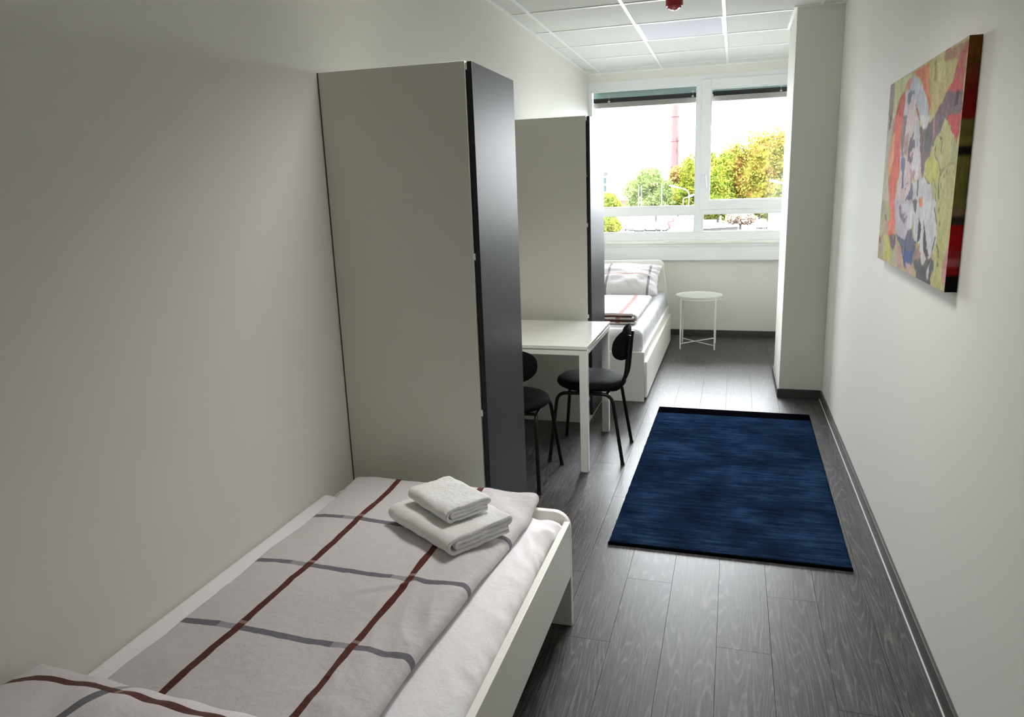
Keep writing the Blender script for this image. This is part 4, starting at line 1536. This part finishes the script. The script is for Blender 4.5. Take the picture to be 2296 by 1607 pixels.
tree('broadleaf_tree', 'largest tree, yellow and orange green, behind the right sash', 5.2, 114, [(5.6, 4.6, 3.6, 4.6), (3.0, 2.6, 3.0, 4.2), (8.3, 5.6, 2.6, 4.2), (5.0, .5, 4.2, 3.4), (1.4, 4.4, 2.2, 3.3)], 'leaf_yellow', 15000, .31, 1)
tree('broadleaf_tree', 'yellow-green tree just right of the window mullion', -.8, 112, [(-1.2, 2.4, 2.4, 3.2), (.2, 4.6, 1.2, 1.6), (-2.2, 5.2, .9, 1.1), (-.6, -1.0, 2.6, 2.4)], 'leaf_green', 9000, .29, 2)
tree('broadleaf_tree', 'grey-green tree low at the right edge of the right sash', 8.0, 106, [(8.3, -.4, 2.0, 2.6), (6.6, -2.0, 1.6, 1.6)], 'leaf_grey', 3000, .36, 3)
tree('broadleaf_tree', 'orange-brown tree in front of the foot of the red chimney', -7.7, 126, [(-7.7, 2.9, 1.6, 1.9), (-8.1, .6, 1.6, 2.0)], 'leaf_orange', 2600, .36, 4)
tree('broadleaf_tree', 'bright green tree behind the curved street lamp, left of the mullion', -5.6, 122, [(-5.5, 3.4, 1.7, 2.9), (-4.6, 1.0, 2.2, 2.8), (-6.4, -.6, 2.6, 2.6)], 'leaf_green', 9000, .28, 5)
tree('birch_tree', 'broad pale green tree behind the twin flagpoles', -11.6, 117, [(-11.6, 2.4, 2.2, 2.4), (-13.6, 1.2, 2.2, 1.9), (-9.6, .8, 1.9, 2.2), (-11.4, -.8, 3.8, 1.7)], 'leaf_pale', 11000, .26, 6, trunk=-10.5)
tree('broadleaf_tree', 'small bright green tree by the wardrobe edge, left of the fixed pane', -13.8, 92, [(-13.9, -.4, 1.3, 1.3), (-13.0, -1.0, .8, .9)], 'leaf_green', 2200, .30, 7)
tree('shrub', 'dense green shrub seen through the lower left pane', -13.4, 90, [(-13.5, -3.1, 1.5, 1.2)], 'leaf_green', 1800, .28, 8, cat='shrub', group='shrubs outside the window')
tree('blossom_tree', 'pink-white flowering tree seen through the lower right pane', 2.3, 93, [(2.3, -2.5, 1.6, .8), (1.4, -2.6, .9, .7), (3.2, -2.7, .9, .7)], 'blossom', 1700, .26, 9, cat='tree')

hd = ething('hedge', 'long dark green hedge behind the flowering tree', 'hedge', 4, 122, -4)
rnd = random.Random(12)
vv, ff = [], []
for _ in range(5000):
    c = Vector(E(rnd.uniform(-3.5, 11), 122 + rnd.uniform(-.6, .6), rnd.uniform(-4, -2.2)))
    s = .35 * rnd.uniform(.5, 1.2)
    a = Vector((rnd.gauss(0, 1), rnd.gauss(0, 1), rnd.gauss(0, 1))).normalized()
    b2 = a.orthogonal().normalized()
    cc = a.cross(b2)
    o = len(vv)
    vv += [tuple(c + b2 * s), tuple(c + cc * s * .6), tuple(c - b2 * s), tuple(c - cc * s * .6)]
    ff.append((o, o + 1, o + 2, o + 3))
mb = MB(); mb.v, mb.f = vv, ff
build(mb, 'foliage', M['leaf_grey'], hd, fix=False)
emesh('core', box(-3.4, 10.9, 121.6, 122.4, -4, -2.4), M['leaf_grey'], hd)

lw = MB()
lw.box(-14, -7.6, 104, 150, -4.01, -3.985)
lw.box(-3, 12, 104, 120.8, -4.01, -3.985)
lawn = emesh('lawn', lw, M['lawn'])
tag(lawn, 'strips of lawn between the car park and the trees', 'grass', kind='stuff')

# chimney with rings and aerials
ch = ething('chimney', 'tall red industrial chimney rising behind the trees', 'chimney', -14.15, 200, -4)
build(MB().lathe(*E(-14.15, 200, 0)[:2], [(1.95, GZ), (1.45, E(0, 0, 24)[2]), (1.25, E(0, 0, 42)[2])], 32), 'shaft', M['chimney'], ch, smooth='angle')
for z, rr in ((19.3, 1.66), (13.1, 1.72), (6.5, 1.8), (25.5, 1.6)):
    zz = E(0, 0, z)[2]
    build(MB().lathe(*E(-14.15, 200, 0)[:2], [(rr - .3, zz - .14), (rr + .12, zz - .12), (rr + .12, zz + .12), (rr - .3, zz + .14)], 32), 'ring', M['chimney_ring'], ch, smooth='angle')
for z in (13.6, 10.9):
    x_, y_, z_ = E(-13.2, 198.7, z)
    build(box(x_ - .25, x_ + .25, y_ - .2, y_ + .2, z_ - .7, z_ + .7), 'antenna', M['chimney_ring'], ch)
ld = MB()
xl, yl, _ = E(-13.2, 199.0, 0)
ld.box(xl - .05, xl + .05, yl - .1, yl + .1, GZ, E(0, 0, 14)[2])
build(ld, 'ladder', M['chimney_ring'], ch)

# masts and lamps
for i, (x, lab) in enumerate(((-10.6, 'left one of two white flagpoles standing close together'), (-10.25, 'right one of two white flagpoles standing close together'))):
    p = ething('flagpole', lab, 'flagpole', x, 96, -4, 'white flagpoles outside the window')
    build(MB().tube([E(x, 96, -4), E(x, 96, 1.58)], .075, 10, r1=.05), 'pole', M['white_paint'], p, smooth='angle')
    build(MB().lathe(*E(x, 96, 0)[:2], [(.05, E(0, 0, 1.58)[2]), (.09, E(0, 0, 1.62)[2]), (.02, E(0, 0, 1.68)[2])], 10), 'cap', M['white_paint'], p)
p = ething('flagpole', 'single white flagpole between the pair and the curved lamp', 'flagpole', -7.18, 91.5, -4, 'white flagpoles outside the window')
build(MB().tube([E(-7.18, 91.5, -4), E(-7.18, 91.5, 1.55)], .075, 10, r1=.05), 'pole', M['white_paint'], p, smooth='angle')
build(MB().lathe(*E(-7.18, 91.5, 0)[:2], [(.05, E(0, 0, 1.55)[2]), (.09, E(0, 0, 1.59)[2]), (.02, E(0, 0, 1.65)[2])], 10), 'cap', M['white_paint'], p)

def lamp(label, path, head, y, r=.07):
    p = ething('street_lamp', label, 'street lamp', path[0][0], y, -4, 'street lamps outside the window')
    build(MB().tube([E(a, y, c) for a, c in path], r, 10), 'pole', M['galv'], p, smooth='angle')
    (ax, az), (bx_, bz_) = head
    hm = MB()
    pts = [E(ax, y, az), E((ax * 3 + bx_) / 4, y, (az * 3 + bz_) / 4), E((ax + bx_ * 3) / 4, y, (az + bz_ * 3) / 4), E(bx_, y, bz_)]
    hm.tube([pts[0], pts[1]], .07, 12, r1=.16)
    hm.tube([pts[1], pts[2]], .16, 12, r1=.17)
    hm.tube([pts[2], pts[3]], .17, 12, r1=.07)
    build(hm, 'lamp_head', M['white_paint'], p, smooth='angle')
lamp('tall curved street lamp with its head to the left, by the mullion', [(-3.89, -4), (-3.89, .1), (-3.93, .5), (-4.05, .8), (-4.3, 1.02), (-4.7, 1.16), (-5.3, 1.34)], ((-5.2, 1.31), (-6.35, 1.60)), 92)
lamp('short curved street lamp with its head to the right, by the mullion', [(-4.48, -4), (-4.48, -.25), (-4.42, -.02), (-4.25, .09), (-3.9, .13)], ((-3.95, .12), (-3.2, .43)), 90, .055)
lamp('street lamp head reaching in from the right of the right sash', [(7.2, -4), (7.2, .8), (7.1, 1.05), (6.8, 1.2), (6.2, 1.34), (5.6, 1.47)], ((5.7, 1.45), (4.5, 1.77)), 70)

# flat roofed building
fb = ething('building', 'low flat-roofed building with white roof and brown walls', 'building', -1.2, 66, -4)
A_, B_, C_, D2_ = (-1.093, 60.2), (-4.272, 69.6), (1.876, 62.6), (-1.303, 72.0)
emesh('wall', MB().prism([A_, C_, D2_, B_], -4.0, -1.93, 'z'), M['wall_brown'], fb)
def grow(p, k=1.03):
    cx_, cy_ = (A_[0] + D2_[0]) / 2, (A_[1] + D2_[1]) / 2
    return (cx_ + (p[0] - cx_) * k, cy_ + (p[1] - cy_) * k)
emesh('roof', MB().prism([grow(A_), grow(C_), grow(D2_), grow(B_)], -1.93, -1.87, 'z'), M['roof_white'], fb)
emesh('roof_vent', MB().lathe(-.2, 63.5, [(.1, -1.87), (.1, -1.72), (.02, -1.70)], 10), M['white_paint'], fb)

# truck, cars, shed, sign post, house, glass block
tr = ething('truck', 'truck with a red cab and white box behind the flat-roofed building', 'truck', -5.3, 95, -4)
emesh('cab', box(-7.05, -6.1, 95.8, 97.4, -3.75, -2.40), M['red_paint'], tr, bevel=0.08)
emesh('windscreen', box(-6.95, -6.2, 95.76, 95.82, -3.0, -2.62), M['car_glass'], tr)
emesh('cargo_box', box(-6.05, -3.4, 96, 97.6, -3.7, -2.48), M['truck_box'], tr, bevel=0.04)
for wx_ in (-6.7, -5.2, -3.9):
    x_, y_, z_ = E(wx_, 95.9, -3.74)
    build(MB().tube([(x_, y_ - .1, z_), (x_, y_ + .3, z_)], .4, 16), 'wheel', M['tyre'], tr, smooth='angle')

def car(label, x, y, paint, van=False):
    """seen nose-on; real size, x and y are survey coordinates"""
    cx_, cy_, _ = E(x, y, -4)
    r = thing('van' if van else 'car', label, 'van' if van else 'car', (cx_, cy_, GZ), 'cars parked outside the window')
    h = 1.35 if van else .78
    roof = 2.0 if van else 1.45
    body = [(-2.1, .25), (2.1, .25), (2.15, .55), (2.05, h), (-1.95, h), (-2.15, .7)]
    build(MB().prism([(cy_ + a, GZ + b) for a, b in body], cx_ - .86, cx_ + .86, 'x'), 'body', M[paint], r, bevel=0.06)
    cab = [(-1.1, h), (1.7, h), (1.2, roof), (-.5, roof)] if not van else [(-1.7, h), (2.0, h), (1.9, roof), (-1.0, roof)]
    build(MB().prism([(cy_ + a, GZ + b) for a, b in cab], cx_ - .74, cx_ + .74, 'x'), 'cabin', M['car_glass'], r, bevel=0.05)
    top = [(-.55, roof - .02), (1.25, roof - .02), (1.2, roof + .05), (-.5, roof + .05)]
    build(MB().prism([(cy_ + a, GZ + b) for a, b in top], cx_ - .70, cx_ + .70, 'x'), 'roof', M[paint], r, bevel=0.02)
    for sx_ in (-.78, .78):
        for sy_ in (-1.3, 1.3):
            build(MB().tube([(cx_ + sx_ - .1, cy_ + sy_, GZ + .31), (cx_ + sx_ + .1, cy_ + sy_, GZ + .31)], .31, 14), 'wheel', M['tyre'], r, smooth='angle')
        build(box(cx_ + sx_ * .85 - .12, cx_ + sx_ * .85 + .12, cy_ - 2.17, cy_ - 2.08, GZ + .55, GZ + .68), 'headlamp', M['white_paint'], r)
car('pale van parked left of the twin flagpoles', -11.45, 95, 'shed', True)
car('white car parked in front of the twin flagpoles', -10.0, 93, 'car_white')
car('white car parked between the twin and the single flagpole', -8.58, 93.4, 'car_white')
car('grey car parked beside the single flagpole', -7.16, 93.2, 'car_grey')
car('white car parked beside the ribbed grey cabin', 4.9, 95, 'car_white')

sh = ething('cabin', 'ribbed blue-grey steel cabin at the right of the lower right pane', 'cabin', 6.6, 92, -4)
emesh('wall', box(5.6, 8.0, 91, 94, -4, -2.02), M['shed'], sh)
rb = MB()
for k in range(18):
    xk = 5.65 + k * .13
    rb.box(xk, xk + .06, 90.93, 91, -3.95, -2.06)
ribs = emesh('rib', rb, M['teal_frame'], sh)
ribs['kind'] = 'stuff'
emesh('roof', box(5.5, 8.1, 90.8, 94.2, -2.02, -1.93), M['white_paint'], sh)

sp = ething('sign_post', 'short white sign post on the lawn left of the flowering tree', 'post', -.14, 97, -4)
build(MB().tube([E(-.14, 97, -4), E(-.14, 97, -2.9)], .05, 8), 'post', M['galv'], sp)
emesh('panel', box(-.22, -.06, 96.95, 97, -2.95, -2.42), M['white_paint'], sp)

bar = ething('barrier', 'low grey rail barrier below the flowering tree', 'barrier', 3.5, 90, -4)
emesh('rail', box(2.4, 5.0, 89.95, 90.02, -3.62, -3.52), M['car_grey'], bar)
for k in range(5):
    emesh('post', box(2.45 + k * .6, 2.52 + k * .6, 90.02, 90.08, -4, -3.5), M['car_grey'], bar)

hs = ething('house', 'small house with a white gable glimpsed between the left trees', 'house', -19.6, 140, -4)
emesh('wall', box(-21.6, -18.2, 140, 146, -4, -.9), M['brick_wall'], hs)
emesh('gable', MB().prism([(-20.6, -.9), (-18.6, -.9), (-19.6, .62)], 139.9, 140.2, 'y'), M['white_paint'], hs)
emesh('roof', MB().prism([(-20.9, -.95), (-18.3, -.95), (-19.6, .9)], 140.3, 146, 'y'), M['wall_brown'], hs)

gb = ething('glass_building', 'teal glass office block at the left edge of the fixed pane', 'building', -29, 172, -4)
emesh('facade', box(-33, -26.4, 170, 180, -4, 4.2), M['teal_glass'], gb)
for k in range(5):
    emesh('floor_band', box(-33.05, -26.35, 169.9, 170, -3.2 + 1.75 * k, -2.85 + 1.75 * k), M['white_paint'], gb)
emesh('corner_column', box(-27.5, -26.3, 169.8, 170.1, -4, 4.3), M['teal_frame'], gb)
emesh('roof_house', box(-31.5, -27.3, 171, 178, 4.2, 5.2), M['wall_brown'], gb)
